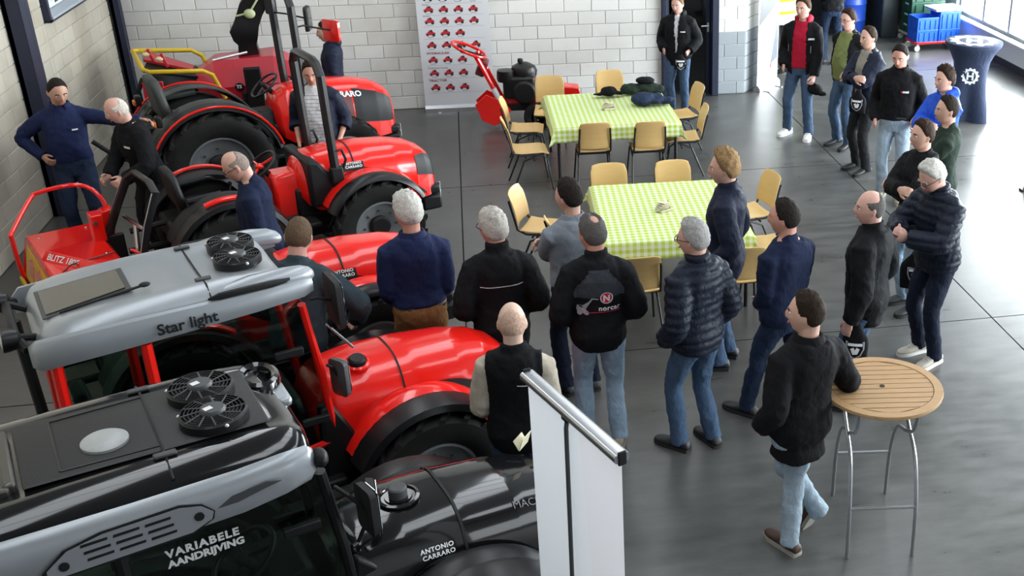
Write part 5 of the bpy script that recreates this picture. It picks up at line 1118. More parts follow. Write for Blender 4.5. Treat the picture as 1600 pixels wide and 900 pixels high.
# ---- chairs
def make_chair():
    c = empty('stacking_chair', (0, 0, 0), 0, 'x', 'chair', 'beech plywood chairs around the tables')
    def sh(u, v):
        x = lerp(-.20, .20, u); y = lerp(-.195, .195, v); z = .445 + .012 * (abs(y) / .195) ** 2 + .018 * (x + .05) * 0 - (.02 * sstep(.12, .2, x)) + .012 * sstep(-.1, -.2, x)
        return (x, y * (1 - .06 * (x + .2)), z)
    MB().grid(sh, 12, 8).build('seat', BEECH, c, solid=.014, bevel=.004)
    def bk(u, v):
        zz = lerp(.50, .84, u); y = lerp(-.19, .19, v) * (1 - .10 * sstep(.75, 1, u)); x = -.215 - (zz - .5) * .24 - .028 * (1 - (y / .19) ** 2) + .012 * math.sin(u * PI); zz -= .028 * sstep(.7, 1, u) * (abs(y) / .19) ** 4
        return (x, y, zz)
    MB().grid(bk, 10, 10).build('backrest', BEECH, c, solid=.012, bevel=.004)
    for s in (-1, 1):
        y = s * .185
        MB().tube([(.10, y, .43), (.17, y, .38), (.23, s * .215, .0)], .011, 8).build('leg', BLKST, c); MB().tube([(.06, y, .425), (-.10, y, .36), (-.25, s * .215, .0)], .011, 8).build('leg', BLKST, c)
        MB().tube([(.12, y, .428), (-.14, y, .43), (-.225, y, .47), (-.255, y, .60), (-.30, y * .95, .76)], .011, 8).build('back_support', BLKST, c)
    f = MB(); f.tube([(.10, -.185, .425), (.10, .185, .425)], .010, 8); f.tube([(-.08, -.185, .40), (-.08, .185, .40)], .010, 8); f.tube([(.02, -.19, .36), (.02, .19, .36)], .009, 8); f.build('seat_frame', BLKST, c)
    return c
ch0 = make_chair(); first = [True]
def chair(x, y, ang, lab):
    o = ch0 if first[0] else copy_tree(ch0); first[0] = False
    o.location = (x, y, 0); o.rotation_euler = (0, 0, R(ang)); o['label'] = lab
chair(1.36, 12.80, 90, 'plywood chair with its back to the camera, left of two at the back table')
chair(2.0, 12.74, 90, 'plywood chair with its back to the camera, right of two at the back table')
chair(.62, 12.86, 4, 'plywood chair at the near left side of the back table')
chair(.64, 13.72, -6, 'plywood chair at the far left side of the back table beside the grinder wheel')
chair(2.48, 13.02, 176, 'plywood chair at the near right side of the back table')
chair(2.62, 13.98, 190, 'plywood chair at the far right side of the back table by the door')
chair(.98, 14.48, 262, 'plywood chair between the back table and the red grinder')
chair(1.85, 14.64, 272, 'plywood chair behind the black cap on the back table')
chair(1.32, 10.70, 270, 'plywood chair at the far side of the front table, left of two')
chair(1.99, 10.68, 270, 'plywood chair at the far side of the front table, right of two')
chair(.60, 10.34, -20, 'plywood chair turned outward at the far left corner of the front table')
chair(.88, 9.56, 8, 'plywood chair at the left of the front table half hidden by the grey shirt')
chair(1.26, 8.82, 92, 'plywood chair at the near side of the front table beside the printed jacket')
chair(2.20, 8.86, 88, 'plywood chair at the near side of the front table behind the blond man')
chair(2.64, 10.36, 192, 'plywood chair at the far right side of the front table')
chair(2.56, 9.50, 178, 'plywood chair at the near right side of the front table behind the navy sweater')
# ---- things on the tables
def heap(name, lab, cat_, loc, parts, m, rz=0, vox=.012, disp=((.05, .09), (.02, .04))):
    mb = MB()
    for c, r in parts: mb.ball(c, r, 14, 10)
    o = fuse(mb, name, m, None, vox, 4, disp=disp, dec=.6); o.location = loc; o.rotation_euler = (0, 0, rz); tag(o, lab, cat_); return o
zt = .766
heap('folded_jacket', 'dark green jacket lying crumpled at the back edge of the table', 'jacket', (2.14, 14.0, zt), [((-.14, 0, .05), (.13, .14, .06)), ((.08, 0, .06), (.17, .15, .07)), ((.2, -.03, .04), (.1, .12, .05))], GRN)
heap('cap', 'black knitted cap on top of the green jacket', 'cap', (2.19, 14.02, zt + .125), [((0, 0, .02), (.13, .11, .045))], BLK, disp=((.02, .08),))
heap('folded_jacket', 'navy blue jacket bundled on the right side of the back table', 'jacket', (2.16, 13.46, zt), [((-.08, 0, .06), (.16, .15, .075)), ((.06, .02, .05), (.14, .16, .06)), ((.20, -.02, .035), (.12, .08, .04))], cloth('navy_blue', (.022, .034, .07), .7))
heap('cap', 'black peaked cap lying flat on the checked cloth', 'cap', (1.71, 13.92, zt), [((0, 0, .05), (.11, .10, .06)), ((-.12, -.02, .025), (.09, .06, .015)), ((.1, -.02, .03), (.08, .06, .025))], BLK, disp=((.03, .08),))
for i, (x, y, lab) in enumerate(((1.64, 13.36, 'small cream card holder on the back checked tablecloth'), (1.70, 9.80, 'small cream card holder on the front checked tablecloth'))):
    t = empty('card_holder', (x, y, zt - .024), R(20 * i + 10), lab, 'card holder', 'cream card holders'); CR = mat('cream_card', (.62, .58, .42), .7)
    MB().box((0, 0, .012), (.15, .09, .02)).build('tray', CR, t, bevel=.004)
    for k in range(5): MB().box((.01 * k - .03, .004 * k, .03 + .011 * k), (.13, .07, .006), (0, R(6 * (k - 2)), R(11 * k - 20))).build('card', CR, t)
    for k in range(3): MB().tube([(-.06 + .05 * k, -.04, .02), (-.03 + .05 * k, .03, .075)], .006, 6).build('peg', mat('olive_peg', (.30, .32, .12), .6), t)
# ---- round wooden high table
rt = empty('high_table', (2.35, 5.68, 0), R(-8), 'round slatted wooden bistro table with curved metal legs', 'table'); zt2 = 1.08; rr_ = .375
MB().lathe([(rr_ - .055, zt2 - .024), (rr_, zt2 - .024), (rr_ + .003, zt2 - .012), (rr_, zt2), (rr_ - .055, zt2), (rr_ - .058, zt2 - .012)], None, 48, caps=False).build('rim', TEAK, rt, smooth=40)
n = 11; w_ = 2 * (rr_ - .058) / n
for k in range(n):
    y = -(rr_ - .058) + w_ * (k + .5); a = rr_ - .059
    q = []; 
    for yy in (y - w_ / 2 + .003, y + w_ / 2 - .003): q.append(math.sqrt(max(.0009, a * a - yy * yy)))
    ys_ = (y - w_ / 2 + .003, y + w_ / 2 - .003)
    o = MB().prism([(-q[0], ys_[0]), (q[0], ys_[0]), (q[1], ys_[1]), (-q[1], ys_[1])], zt2 - .022, zt2 - .002, 'z').build('slat', TEAK, rt, bevel=.002)
MB().cyl((0, 0, zt2 - .003), (0, 0, zt2 + .002), .016, 16).build('parasol_hole', mat('dark_hole', (.03, .02, .012), .8), rt)
for y in (-.14, .14): MB().box((0, y * 1.0, zt2 - .035), (.58, .03, .025)).build('bearer', TEAK, rt, bevel=.003)
GALV = mat('galvanised_tube', (.36, .37, .38), .35, .8)
for s in (-1, 1):
    x = s * .20
    MB().tube(cr([(x * 1.05, -.30, 0), (x * 1.05, -.27, .38), (x * 1.02, -.17, .66), (x, .02, .77), (x, .13, .86), (x, .17, 1.045)]), .0125, 10).build('leg', GALV, rt); MB().tube(cr([(x * .92, .38, 0), (x * .92, .35, .38), (x * .92, .22, .64), (x * .9, .0, .75), (x * .9, -.17, .86), (x * .9, -.24, 1.045)]), .0125, 10).build('leg', GALV, rt)
for y, z, k in ((-.275, .36, 1.05), (.355, .36, .92)): MB().tube([(-.20 * k, y, z), (.20 * k, y, z)], .010, 8).build('crossbar', GALV, rt)
# ---- bar table with stretch cover
bt = empty('bar_table', (6.98, 14.62, 0), R(20), 'tall bar table in a dark navy stretch cover with white gear logo', 'table'); NAVC = cloth('navy_stretch', (.030, .040, .075), .7, 200, .06)
rings = []
for z, r, lob in ((0.0, .30, .20), (.12, .285, .19), (.35, .255, .12), (.60, .245, .05), (.82, .26, .01), (.96, .32, 0), (1.04, .385, 0), (1.08, .40, 0), (1.105, .40, 0), (1.11, .39, 0)):
    rings.append([V((r + lob * .45 * math.cos(4 * a)) * math.cos(a), (r + lob * .45 * math.cos(4 * a)) * math.sin(a), z) for a in [2 * PI * k / 48 for k in range(48)]])
cov = MB().loft(rings).build('stretch_cover', NAVC, bt, smooth=50)
def gear_geo(r, n=12):
    vs = []; m = n * 4
    for k in range(m):
        a = 2 * PI * k / m; rr2 = r if (k % 4) in (0, 1) else r * .86; vs.append((rr2 * math.cos(a), rr2 * math.sin(a)))
    for k in range(m): a = 2 * PI * k / m; vs.append((r * .62 * math.cos(a), r * .62 * math.sin(a)))
    return vs, [(k, (k + 1) % m, m + (k + 1) % m, m + k) for k in range(m)]
WPR = mat('white_print', (.75, .76, .78), .6)
_ang = math.atan2(-14.6, -7.0) - R(20); fn_ = V(math.cos(_ang), math.sin(_ang), 0); rt_ = V(-fn_.y, fn_.x, 0)
decal('gear_print', gear_geo(.125), cov, fn_ * .3 + V(0, 0, .66), rt_, (0, 0, 1), WPR, bt); g_ = text_geo('H', .15, .006); decal('letter_print', shift_geo(g_, -.055, -.05), cov, fn_ * .3 + V(0, 0, .66), rt_, (0, 0, 1), WPR, bt)
gt = gear_geo(.34); MB().add([(x, y, 1.1125) for x, y in gt[0]], gt[1]).build('gear_print', WPR, bt, smooth=0, recalc=False); g_ = text_geo('H', .32, .02); MB().add([V(0, 0, 1.1125) + rt_ * (x - .11) - fn_ * (y - .11) for x, y in g_[0]], g_[1]).build('letter_print', WPR, bt, smooth=0, recalc=False)
# ---- crates, dollies, barrel, dark cupboard
CB = mat('blue_crate_plastic', (.012, .10, .62), .4, 0, .05, 20); CG = mat('green_crate_plastic', (.008, .06, .035), .5, 0, .05, 20)
def crate(name, loc, size, m, lab, cat_, group, rz=0):
    t = empty(name, loc, R(rz), lab, cat_, group); w, d, h = size
    b_ = MB(); b_.box((0, 0, .01), (w * .94, d * .94, .02))
    for sx in (-1, 1): b_.box((sx * (w / 2 - .01), 0, h / 2), (.018, d, h))
    for sy in (-1, 1): b_.box((0, sy * (d / 2 - .01), h / 2), (w - .036, .018, h))
    b_.build('shell', m, t, smooth=0)
    rm = MB()
    for sy in (-1, 1): rm.box((0, sy * (d / 2 - .004), h - .018), (w + .006, .02, .036))
    for sx in (-1, 1): rm.box((sx * (w / 2 - .004), 0, h - .018), (.02, d - .03, .036))
    rm.build('rim', m, t, bevel=.005)
    for sy in (-1, 1):
        for k in range(4): MB().box((-w * .375 + w * .25 * k, sy * (d / 2 + .005), h / 2 - .02), (.018, .02, h - .06)).build('rib', m, t)
    for sx in (-1, 1):
        for k in range(3): MB().box((sx * (w / 2 - .001), -d * .32 + d * .32 * k, h / 2 - .02), (.02, .018, h - .06)).build('rib', m, t)
        MB().box((sx * (w / 2 - .002), 0, h * .72), (.016, .12, .03)).build('hand_grip', WSTK if m is CG else m, t)
    return t
def dolly(loc, lab, m, size, rz):
    t = empty('crate_dolly', loc, R(rz), lab, 'dolly'); w, d = size
    fr = MB()
    for sy in (-1, 1): fr.box((0, sy * d / 2, .15), (w, .04, .035))
    for sx in (-1, 1): fr.box((sx * w / 2, 0, .15), (.04, d - .04, .035))
    fr.build('frame', m, t, bevel=.006)
    for sx in (-1, 1):
        for sy in (-1, 1):
            c = (sx * (w / 2 - .03), sy * (d / 2 - .03), .055); wo = MB().lathe([(.02, -.018), (.05, -.018), (.055, 0), (.05, .018), (.02, .018)], Matrix.Translation(c) @ Matrix.Rotation(R(90), 4, 'X'), 18).build('castor', mat('white_wheel', (.62, .62, .6), .5), t); MB().box((c[0], c[1], .115), (.05, .05, .04)).build('fork', STEEL, wo)
    return t
dolly((8.22, 18.92, 0), 'red wheeled dolly under the bright blue crates', TRED, (.84, .44), 4); dolly((8.28, 19.62, 0), 'pale wheeled dolly under the tall green crate stack', mat('beige_plastic', (.5, .46, .38), .6), (.7, .44), 4)
for i, (dx, k, ds) in enumerate(((-.213, 0, 'lower left'), (-.213, 1, 'upper left'), (.213, 0, 'lower right'), (.213, 1, 'upper right'))): crate('storage_crate', (8.22 + dx, 18.92 + dx * .07, .168 + .213 * k), (.40, .40, .21 + (.09 if dx > 0 and k else 0)), CB, 'bright blue plastic crate, %s of the four on the red dolly' % ds, 'crate', 'blue crates on the red dolly', 4)
for k in range(5): crate('storage_crate', (8.28, 19.62, .168 + .19 * k), (.66, .42, .185), CG, 'dark green plastic crate, number %s from the bottom of the green stack' % ('one', 'two', 'three', 'four', 'five')[k], 'crate', 'green crate stack', 4)
wt = empty('plastic_tray', (8.42, 18.96, .684), R(8), 'white plastic tray resting on the blue crates', 'tray'); MB().loft([[V(q[0] * k, q[1] * k, z) for q in rrect(.62, .42, .03)] for z, k in ((0, .92), (.045, 1), (.05, .99), (.012, .9))]).build('shell', mat('white_tray', (.72, .74, .76), .4), wt)
br = empty('plastic_drum', (7.12, 20.3, 0), 0, 'tall blue plastic drum standing in the dark passage', 'drum'); BD = mat('blue_drum', (.01, .05, .33), .4); MB().lathe([(.25, 0), (.28, .03), (.285, .28), (.295, .30), (.285, .32), (.285, .58), (.295, .60), (.285, .62), (.28, .86), (.25, .90), (0, .90)], None, 32).build('body', BD, br); MB().lathe([(.05, .9), (.05, .925), (0, .93)], Matrix.Translation((.14, 0, 0)), 14).build('bung', BD, br)
cb = empty('cupboard', (7.72, 20.55, 0), R(2), 'dark grey metal cupboard beside the green crates', 'cupboard'); MB().box((0, 0, 1.0), (.30, 1.4, 2.0)).build('body', mat('dark_cupboard', (.025, .035, .04), .5), cb, bevel=.01)
for y in (-.35, .35): MB().box((-.155, y, 1.0), (.014, .68, 1.94)).build('door', mat('dark_cupboard', (.025, .035, .04), .5), cb, bevel=.004)
# ---- banners
PANEL = mat('banner_white', (.80, .81, .83), .55, 0, .02, 2); ALUR = mat('satin_aluminium', (.50, .51, .53), .3, .9)
def rollup(name, a, b_, h, lab, m=PANEL):
    a, b_ = Vector(a), Vector(b_); d = b_ - a; L_ = d.length; t = empty(name, (a.x, a.y, 0), math.atan2(d.y, d.x), lab, 'banner')
    MB().box((L_ / 2, 0, .10 + (h - .12) / 2), (L_ - .01, .0012, h - .12)).build('panel', m, t, smooth=0)
    MB().prism(rrect(.07, .04, .015), 0, L_, 'x').build('top_rail', ALUR, t, smooth=40); t.children[-1].location = (0, 0, h - .02)
    bs = MB(); bs.prism([(-.06, .0), (.06, .0), (.055, .06), (.02, .10), (-.02, .10), (-.055, .06)], 0, L_, 'x'); bs.build('base', ALUR, t)
    for s in (0.0, L_): MB().box((s, 0, h - .02), (.012, .036, .06)).build('end_cap', PLB, t, bevel=.003)
    for x in (L_ * .2, L_ * .8): MB().box((x, 0, .006), (.04, .34, .012)).build('foot', ALUR, t)
    return t, L_
_nt = PANEL.node_tree; _b = _nt.nodes['Principled BSDF']; _tr = _nt.nodes.new('ShaderNodeBsdfTranslucent'); _tr.inputs[0].default_value = (.85, .86, .88, 1); _mx = _nt.nodes.new('ShaderNodeMixShader'); _mx.inputs[0].default_value = .45
_nt.links.new(_b.outputs[0], _mx.inputs[1]); _nt.links.new(_tr.outputs[0], _mx.inputs[2]); _nt.links.new(_mx.outputs[0], _nt.nodes['Material Output'].inputs[0])
# foreground banner seen from behind with its pole
bn, L_ = rollup('rollup_banner', (.137, 4.35), (.455, 3.62), 2.15, 'white roll-up banner in the foreground seen from the back with support pole')
MB().tube([(L_ * .48, -.04, .10), (L_ * .48, -.02, 2.06), (L_ * .48, -.012, 2.11)], .010, 10).build('support_pole', PLG, bn); MB().box((L_ * .48, -.015, 2.11), (.05, .03, .03)).build('pole_clip', PLB, bn, bevel=.005)
# the right part shows the printed front faintly through the film
for c_ in list(bn.children):
    if c_.name.startswith('panel'): bpy.data.objects.remove(c_)
PINK = PANEL.copy(); PINK.name = 'banner_pinkish'; PINK.node_tree.nodes[PANEL['mx']].inputs['A'].default_value = (.80, .75, .77, 1); PINK.node_tree.nodes[PANEL['mx']].inputs['B'].default_value = (.82, .77, .79, 1)
for nm, m_, q_ in (('panel', PANEL, ((.005, .1), (L_ * .80, .1), (L_ * .56, 2.135), (.005, 2.135))), ('printed_panel', PINK, ((L_ * .80, .1), (L_ - .005, .1), (L_ - .005, 2.135), (L_ * .56, 2.135)))): MB().loft([[V(x, k, z) for x, z in q_] for k in (-.0006, .0006)]).build(nm, m_, bn, smooth=0)
# product banner by the back wall
pb, L2_ = rollup('rollup_banner', (-.68, 16.28), (.32, 16.28), 2.1, 'tall white product banner with rows of little red machines by the back wall')
IR = mat('icon_red', (.45, .02, .03), .5); IK = mat('icon_black', (.02, .02, .022), .5); IG = mat('icon_grey', (.35, .35, .37), .5)
def pr(o, x, z, pts, m, nm, k=-.0016): return MB().add([V(x + a, k, z + b2) for a, b2 in pts], [tuple(range(len(pts)))]).build(nm, m, o, smooth=0, recalc=False)
rows = [(1.80, 4), (1.62, 4), (1.46, 4), (1.30, 4), (1.13, 3), (.96, 4), (.75, 3), (.56, 3), (.35, 3)]
for ri_, (z, n_) in enumerate(rows):
    for k in range(n_):
        x = .17 + .205 * k; j = random.random()
        body = [(-.065, -.02), (.06, -.015), (.07, .012), (.02, .03 + .02 * j), (-.01, .055), (-.04, .02), (-.065, .005)]
        o = pr(pb, x, z, body, IR, 'machine_picture'); pr(o, x, z, [(.01, .02), (.035, .025 + .03 * j), (.02, .06), (-.005, .05)], IK, 'cab_picture', -.0036)
        for wx, wr in ((-.042, .016), (.042, .022)): pr(o, x + wx, z - .018, [(wr * math.cos(a), wr * math.sin(a)) for a in [2 * PI * q / 8 for q in range(8)]], IK, 'wheel_picture', -.004)
        pr(pb, x, z - .055, [(-.04, 0), (.04, 0), (.04, .009), (-.04, .009)], IG, 'caption_line')
    pr(pb, .5, z - .075, [(-.42, 0), (.42, 0), (.42, .003), (-.42, .003)], IG, 'divider_line')
MARN = mat('maroon_print', (.22, .03, .05), .5)
for body, z, sz in (('HYDRAULIEK', .838, .045), ('TRACTOR', .445, .045), ('WERKMACHINES', .63, .03), ('ZAAIEN', 1.525, .022), ('MAAIEN', 1.37, .022)): lettering('heading', body, sz, lambda a, b2, z=z: V(.09 + a * 1.2, -.0036, z + b2), MARN if sz > .03 else IG, pb, bold=.001)
# angled display banner by the passage
db, L3_ = rollup('rollup_banner', (4.33, 16.50), (4.78, 16.96), 2.05, 'bright display banner with dark top and red machine graphic beside the passage', mat('banner_bright', (.78, .79, .80), .5))
pr(db, 0, 0, [(.01, 1.0), (L3_ - .01, 1.32), (L3_ - .01, 2.0), (.15, 2.0)], mat('graphite_print', (.035, .037, .042), .5), 'dark_field'); pr(db, 0, 0, [(.01, 1.45), (.06, 1.5), (.15, 2.0), (.01, 2.0)], TRED, 'red_corner', -.0035)
pr(db, 0, 0, [(L3_ - .27, .28), (L3_ - .02, .36), (L3_ - .02, 1.18)], mat('slate_print', (.07, .085, .11), .5), 'slate_wedge'); pr(db, 0, 0, [(L3_ - .25, .31), (L3_ - .05, .37), (L3_ - .05, .43), (L3_ - .25, .37)], WPR, 'logo_strip', -.0036); pr(db, 0, 0, [(L3_ - .25, .31), (L3_ - .19, .33), (L3_ - .19, .39), (L3_ - .25, .37)], TRED, 'logo_mark', -.004)
pr(db, 0, 0, [(.22, 1.55), (.40, 1.62), (.42, 1.72), (.50, 1.74), (.50, 1.80), (.38, 1.78), (.36, 1.68), (.22, 1.62)], mat('graphic_red', (.6, .03, .07), .5), 'machine_graphic', -.0036)
for k in range(4): pr(db, .24 + .07 * k, 1.46 + .03 * k, [(-.02, -.02), (.02, -.015), (.02, .02), (-.015, .02)], IG, 'part_graphic', -.0036)
# ---- bags and held things
def bag(loc, rz, w, h, lab, crest=True, cord=None, tilt=0):
    t = empty('drawstring_bag', loc, R(rz), lab, 'bag', 'black drawstring bags'); mb = MB(); rings = []
    for k in range(9):
        u = k / 8; z = -h * (1 - u); ww = w * (.5 * (.92 + .08 * math.sin(PI * u)) * (1 - .75 * sstep(.55, 1, u))); dd = .045 * math.sin(PI * min(1, u * .9 + .12)) + .008
        rings.append([V(dd * math.cos(a), ww * math.copysign(abs(math.sin(a)) ** .7, math.sin(a)) + tilt * z, z) for a in [2 * PI * j / 20 for j in range(20)]])
    bo = mb.loft(rings).build('pouch', BLK, t, smooth=60)
    if cord is None: cord = (0, 0, .12)
    for s in (-1, 1): MB().tube([(0, s * .012, -.01), (cord[0] * .5, cord[1] * .5 + s * .02, cord[2] * .5), cord], .004, 6).build('cord', BLK, t)
    if crest:
        sh_ = [(-.07, .06), (.07, .06), (.07, .0), (.045, -.06), (0, -.09), (-.045, -.06), (-.07, .0)]
        for r0, r1, nm in ((1., .86, 'crest_outline'),):
            vs = sh_ + [(a * r1, b2 * r1) for a, b2 in sh_]; n7 = len(sh_); decal(nm, (vs, [(k, (k + 1) % n7, n7 + (k + 1) % n7, n7 + k) for k in range(n7)]), bo, (.05, tilt * -h * .55, -h * .58), (0, 1, 0), (0, 0, 1), IG, bo)
        decal('crest_bar', rect_geo(.11, .022, 4, 1), bo, (.05, tilt * -h * .5, -h * .58 + .035), (0, 1, 0), (0, 0, 1), WPR, bo)
        decal('crest_figure', ([(-.035, .0), (-.01, .012), (.0, -.01), (.012, .014), (.036, .0), (.02, -.045), (-.015, -.05)], [(0, 1, 2, 6), (2, 3, 4, 5), (2, 5, 6)]), bo, (.05, tilt * -h * .55, -h * .58), (0, 1, 0), (0, 0, 1), WPR, bo)
    return t
bag((3.62, 8.58, 1.13), 215, .30, .36, 'black bag with white crest hanging under the folded arms', cord=(-.06, 0, .10))
bag((3.60, 8.18, .86), 245, .27, .36, 'black drawstring bag dangling beside the jacket of the man with the phone', cord=(.03, .02, .30))
bag((2.66, 7.02, .83), 250, .20, .34, 'black drawstring bag held by the bald man behind the wooden table', cord=(.0, .0, .04))
bag((4.50, 12.38, 1.10), 235, .21, .27, 'black bag with white print under the crossed arms of the open navy jacket', cord=(-.02, .02, .08))
bag((2.90, 15.30, .92), 262, .18, .2, 'black bag with white emblem in front of the parka by the door', cord=(-.02, .0, .08))
heap('cap', 'black cap held in the hand of the young man with the red hood', 'cap', (4.47, 13.99, .68), [((0, 0, .02), (.11, .08, .07)), ((.08, -.02, -.03), (.09, .06, .03)), ((-.04, 0, .07), (.05, .04, .05))], BLK, rz=R(-20), disp=((.03, .08),))
# phone in the hands of the white-haired man
pw = P[17]['root']; c_, s_ = math.cos(R(200)), math.sin(R(200)); ph = empty('mobile_phone', (3.62 + c_ * .50, 7.84 + s_ * .50, 1.235), R(200), 'slim dark mobile phone held in both hands', 'phone')
MB().prism(rrect(.15, .075, .012), 0, .009, 'z').build('case', PLB, ph); MB().prism(rrect(.14, .066, .008), .009, .0098, 'z').build('screen', mat('phone_screen', (.3, .33, .36), .1), ph)
for ch_ in ph.children: ch_.rotation_euler = (0, R(-30), 0)
# note card on the black bonnet, behind the banner
nc = empty('note_card', (.13, 5.20, 1.215), R(60), 'small cream card standing on the black bonnet behind the white banner', 'card'); MB().box((0, 0, .04), (.10, .004, .08), (R(18), 0, 0)).build('card', mat('cream_card', (.62, .58, .42), .7), nc); MB().box((0, .03, .03), (.10, .004, .06), (R(-30), 0, 0)).build('stand_flap', mat('cream_card', (.62, .58, .42), .7), nc)
# steel stand at the right edge
sd = empty('tube_stand', (6.42, 11.62, 0), 0, 'grey tubular stand with flat black foot at the right edge', 'stand'); MB().tube([(-.04, -.06, .02), (.0, -.05, .28), (.06, -.02, .62), (.12, 0, 1.1)], .022, 10).build('upright', mat('grey_tube', (.13, .14, .16), .4, .4), sd); MB().box((.04, -.05, .012), (.26, .09, .024)).build('foot', PLB, sd, bevel=.004); MB().tube([(-.0, -.03, .02), (.14, .04, .35)], .014, 8).build('brace', mat('grey_tube', (.13, .14, .16), .4, .4), sd)
# coats in the cloakroom behind the door and a high-visibility coat behind the display banner
HV = cloth('hi_vis_yellow', (.55, .75, .03)); 
def hung(name, lab, cat_, loc, m, rz=0, band=None):
    mb = MB(); mb.loft([ring(0, 0, z, w, d, 16) for z, w, d in ((-.75, .24, .07), (-.4, .22, .08), (-.1, .22, .07), (-.02, .12, .05), (.04, .05, .04))]); mb.tube([(0, .18, -.08), (.0, .27, -.4), (.02, .28, -.62)], [.06, .055, .05], 10); mb.tube([(0, -.18, -.08), (.0, -.27, -.4), (.02, -.28, -.62)], [.06, .055, .05], 10)
    t = empty(name, loc, R(rz), lab, cat_); o = fuse(mb, 'coat_body', m, t, .013, 4, disp=((.03, .1),), dec=.5)
    MB().tube([(0, 0, .02), (0, 0, .08), (.03, 0, .11), (.05, 0, .08)], .006, 6).build('hook', STEEL, t)
    if band:
        for z in (-.35, -.55): MB().loft([ring(0, 0, z - .025, .245, .098, 24), ring(0, 0, z + .025, .245, .098, 24)], caps=False).build('reflective_band', band, t)
    return t
hung('hanging_coat', 'black work coat hanging in the room behind the door', 'coat', (3.05, 20.5, 1.75), BLK, 270); hung('hanging_coat', 'yellow high-visibility coat hanging in the room behind the door', 'coat', (2.35, 20.75, 2.0), HV, 270, WPR); hung('hanging_coat', 'dark coat with yellow collar hanging nearest the door handle', 'coat', (3.75, 20.75, 1.95), BLK2, 270)
cs = empty('coat_stand', (5.0, 17.75, 0), 0, 'slim coat stand behind the display banner', 'coat stand'); MB().tube([(0, 0, .0), (0, 0, 1.75)], .02, 10).build('pole', BLKST, cs); MB().lathe([(.2, 0), (.2, .02), (.03, .04), (.02, .06)], None, 24).build('base', BLKST, cs)
for k in range(4): MB().tube([(0, 0, 1.68), (.1 * math.cos(k * PI / 2), .1 * math.sin(k * PI / 2), 1.72), (.13 * math.cos(k * PI / 2), .13 * math.sin(k * PI / 2), 1.78)], .01, 6).build('peg', BLKST, cs)
hung('hanging_coat', 'white and lime high-visibility vest hanging on the coat stand', 'coat', (5.0, 17.62, 1.55), cloth('pale_vest', (.70, .74, .66)), 280, HV)
finish_people()
# ---- prints on clothing
def back_print(p, z, x0=-.3): return p['top'][-1], (x0, 0, z), (0, -1, 0), (0, 0, 1)
tg, o_, r_, u_ = back_print(P[9], 1.2)
WR = mat('white_logo', (.70, .70, .72), .6); RL = mat('red_logo', (.55, .01, .04), .5)
yk = grid_geo(lambda x, y: abs(x) < lerp(.17, .06, sstep(.0, .19, y)) if y > 0 else abs(x) < .17 + y * .1, -.19, .19, -.03, .17, 38, 22)
decal('yoke', yk, tg, (-.3, 0, 1.26), r_, u_, CHAR, tg)
decal('logo_disc', disc_geo(.040, 24), tg, (-.3, -.045, 1.225), r_, u_, RL, tg, .0035); decal('logo_ring', disc_geo(.044, 24, r0=.038), tg, (-.3, -.045, 1.225), r_, u_, WR, tg, .004)
decal('logo_letter', shift_geo(text_geo('N', .062, .003), -.025, -.022), tg, (-.3, -.045, 1.225), r_, u_, WR, tg, .0045)
decal('logo_name', shift_geo(text_geo('norcar', .050, .0015, 1.1), -.01, 0), tg, (-.3, 0.0, 1.13), r_, u_, WR, tg, .004)
decal('logo_line', rect_geo(.26, .005, 10, 1), tg, (-.3, -.01, 1.118), r_, u_, RL, tg, .004)
ld = [(-.06, -.03), (-.02, -.035), (.0, -.02), (-.01, .0), (.035, .075), (.075, .068), (.075, .076), (.03, .086), (-.025, .01), (-.03, .03), (-.065, .03), (-.07, .0)]
decal('loader_drawing', (ld, [(0, 1, 2, 3, 9, 10, 11), (3, 4, 7, 8, 9), (4, 5, 6, 7)]), tg, (-.3, .085, 1.145), r_, u_, IG, tg, .004)
for wx in (-.05, -.005): decal('loader_wheel', disc_geo(.016, 12), tg, (-.3, .085 - wx, 1.115), r_, u_, IG, tg, .004)
tg = P[8]['top'][-1]; decal('reflective_line', rect_geo(.29, .006, 16, 1), tg, (-.3, 0, 1.265), r_, u_, WR, tg, .003)
tg = P[10]['top'][-1]; decal('reflective_tab', rect_geo(.10, .006, 6, 1), tg, (-.3, -.07, 1.30), r_, u_, WR, tg, .003)
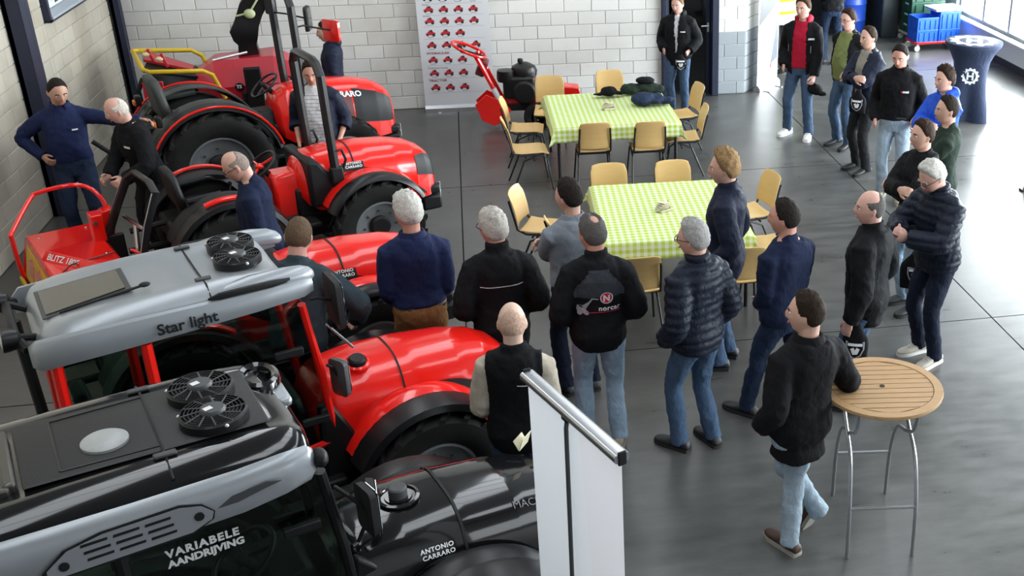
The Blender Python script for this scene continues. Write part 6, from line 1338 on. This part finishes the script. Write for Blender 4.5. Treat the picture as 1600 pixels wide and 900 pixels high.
tg = P[10]['top'][0]; decal('sleeve_badge', disc_geo(.03, 16), tg, (-.02, .4, 1.28), (1, 0, 0), (0, 0, 1), WR, tg, .003)
def chest(k, y, z, w=.075, h=.018, m=WR, gi=-1): tg = P[k]['top'][gi]; decal('chest_logo', rect_geo(w, h, 4, 1), tg, (.3, y, z), (0, 1, 0), (0, 0, 1), m, tg, .003)
chest(1, .09, 1.27, .05, .014); chest(2, .08, 1.26, .09, .022); chest(21, .09, 1.26, .085, .02); chest(24, .15, 1.28, .07, .022); chest(25, .10, 1.26, .07, .018)
tg = P[21]['top'][-1]; decal('chest_mark', rect_geo(.022, .02, 2, 1), tg, (.3, .058, 1.26), (0, 1, 0), (0, 0, 1), RL, tg, .0035)
for yy in (.145, -.145): tg = P[24]['top'][-1]; decal('zip', rect_geo(.008, .09, 1, 5), tg, (.3, yy, 1.15), (0, 1, 0), (0, 0, 1), IG, tg, .003)
tg = P[18]['top'][-1]; decal('zip', rect_geo(.010, .07, 1, 5), tg, (.1, .4, 1.22), (-1, 0, 0), (0, 0, 1), mat('brass_zip', (.5, .38, .12), .4, .6), tg, .003)
tg = P[17]['top'][-1]; decal('sleeve_badge', disc_geo(.022, 14), tg, (.02, .5, 1.26), (-1, 0, 0), (0, 0, 1), mat('gold_badge', (.5, .36, .04), .5), tg, .003)
# stripes on the white t-shirt
tg = P[3]['top'][0]
for k in range(14): decal('stripe', rect_geo(.16, .006, 8, 1), tg, (.3, 0, .93 + .036 * k), (0, 1, 0), (0, 0, 1), mat('grey_stripe', (.30, .32, .36), .8), tg, .002)
# belts
for k, m_ in ((7, mat('black_belt', (.012, .011, .010), .5)), (21, mat('black_belt', (.012, .011, .010), .5))):
    pp = P[k]; mb = MB(); mb.loft([[pp['T'](q) for q in ring(.0, 0, z, .172 * (1.03 if k == 7 else 1.06) + .006, .120 * 1.03 + .006, 32)] for z in (.945, .975)], caps=False); mb.build('belt', m_, pp['root'], solid=.006)
for pp in P.values():
    for g in pp['top']:
        if g.get('solid'):
            m_ = g.modifiers.new('solid', 'SOLIDIFY'); m_.thickness = .012; m_.offset = -1; del g['solid']
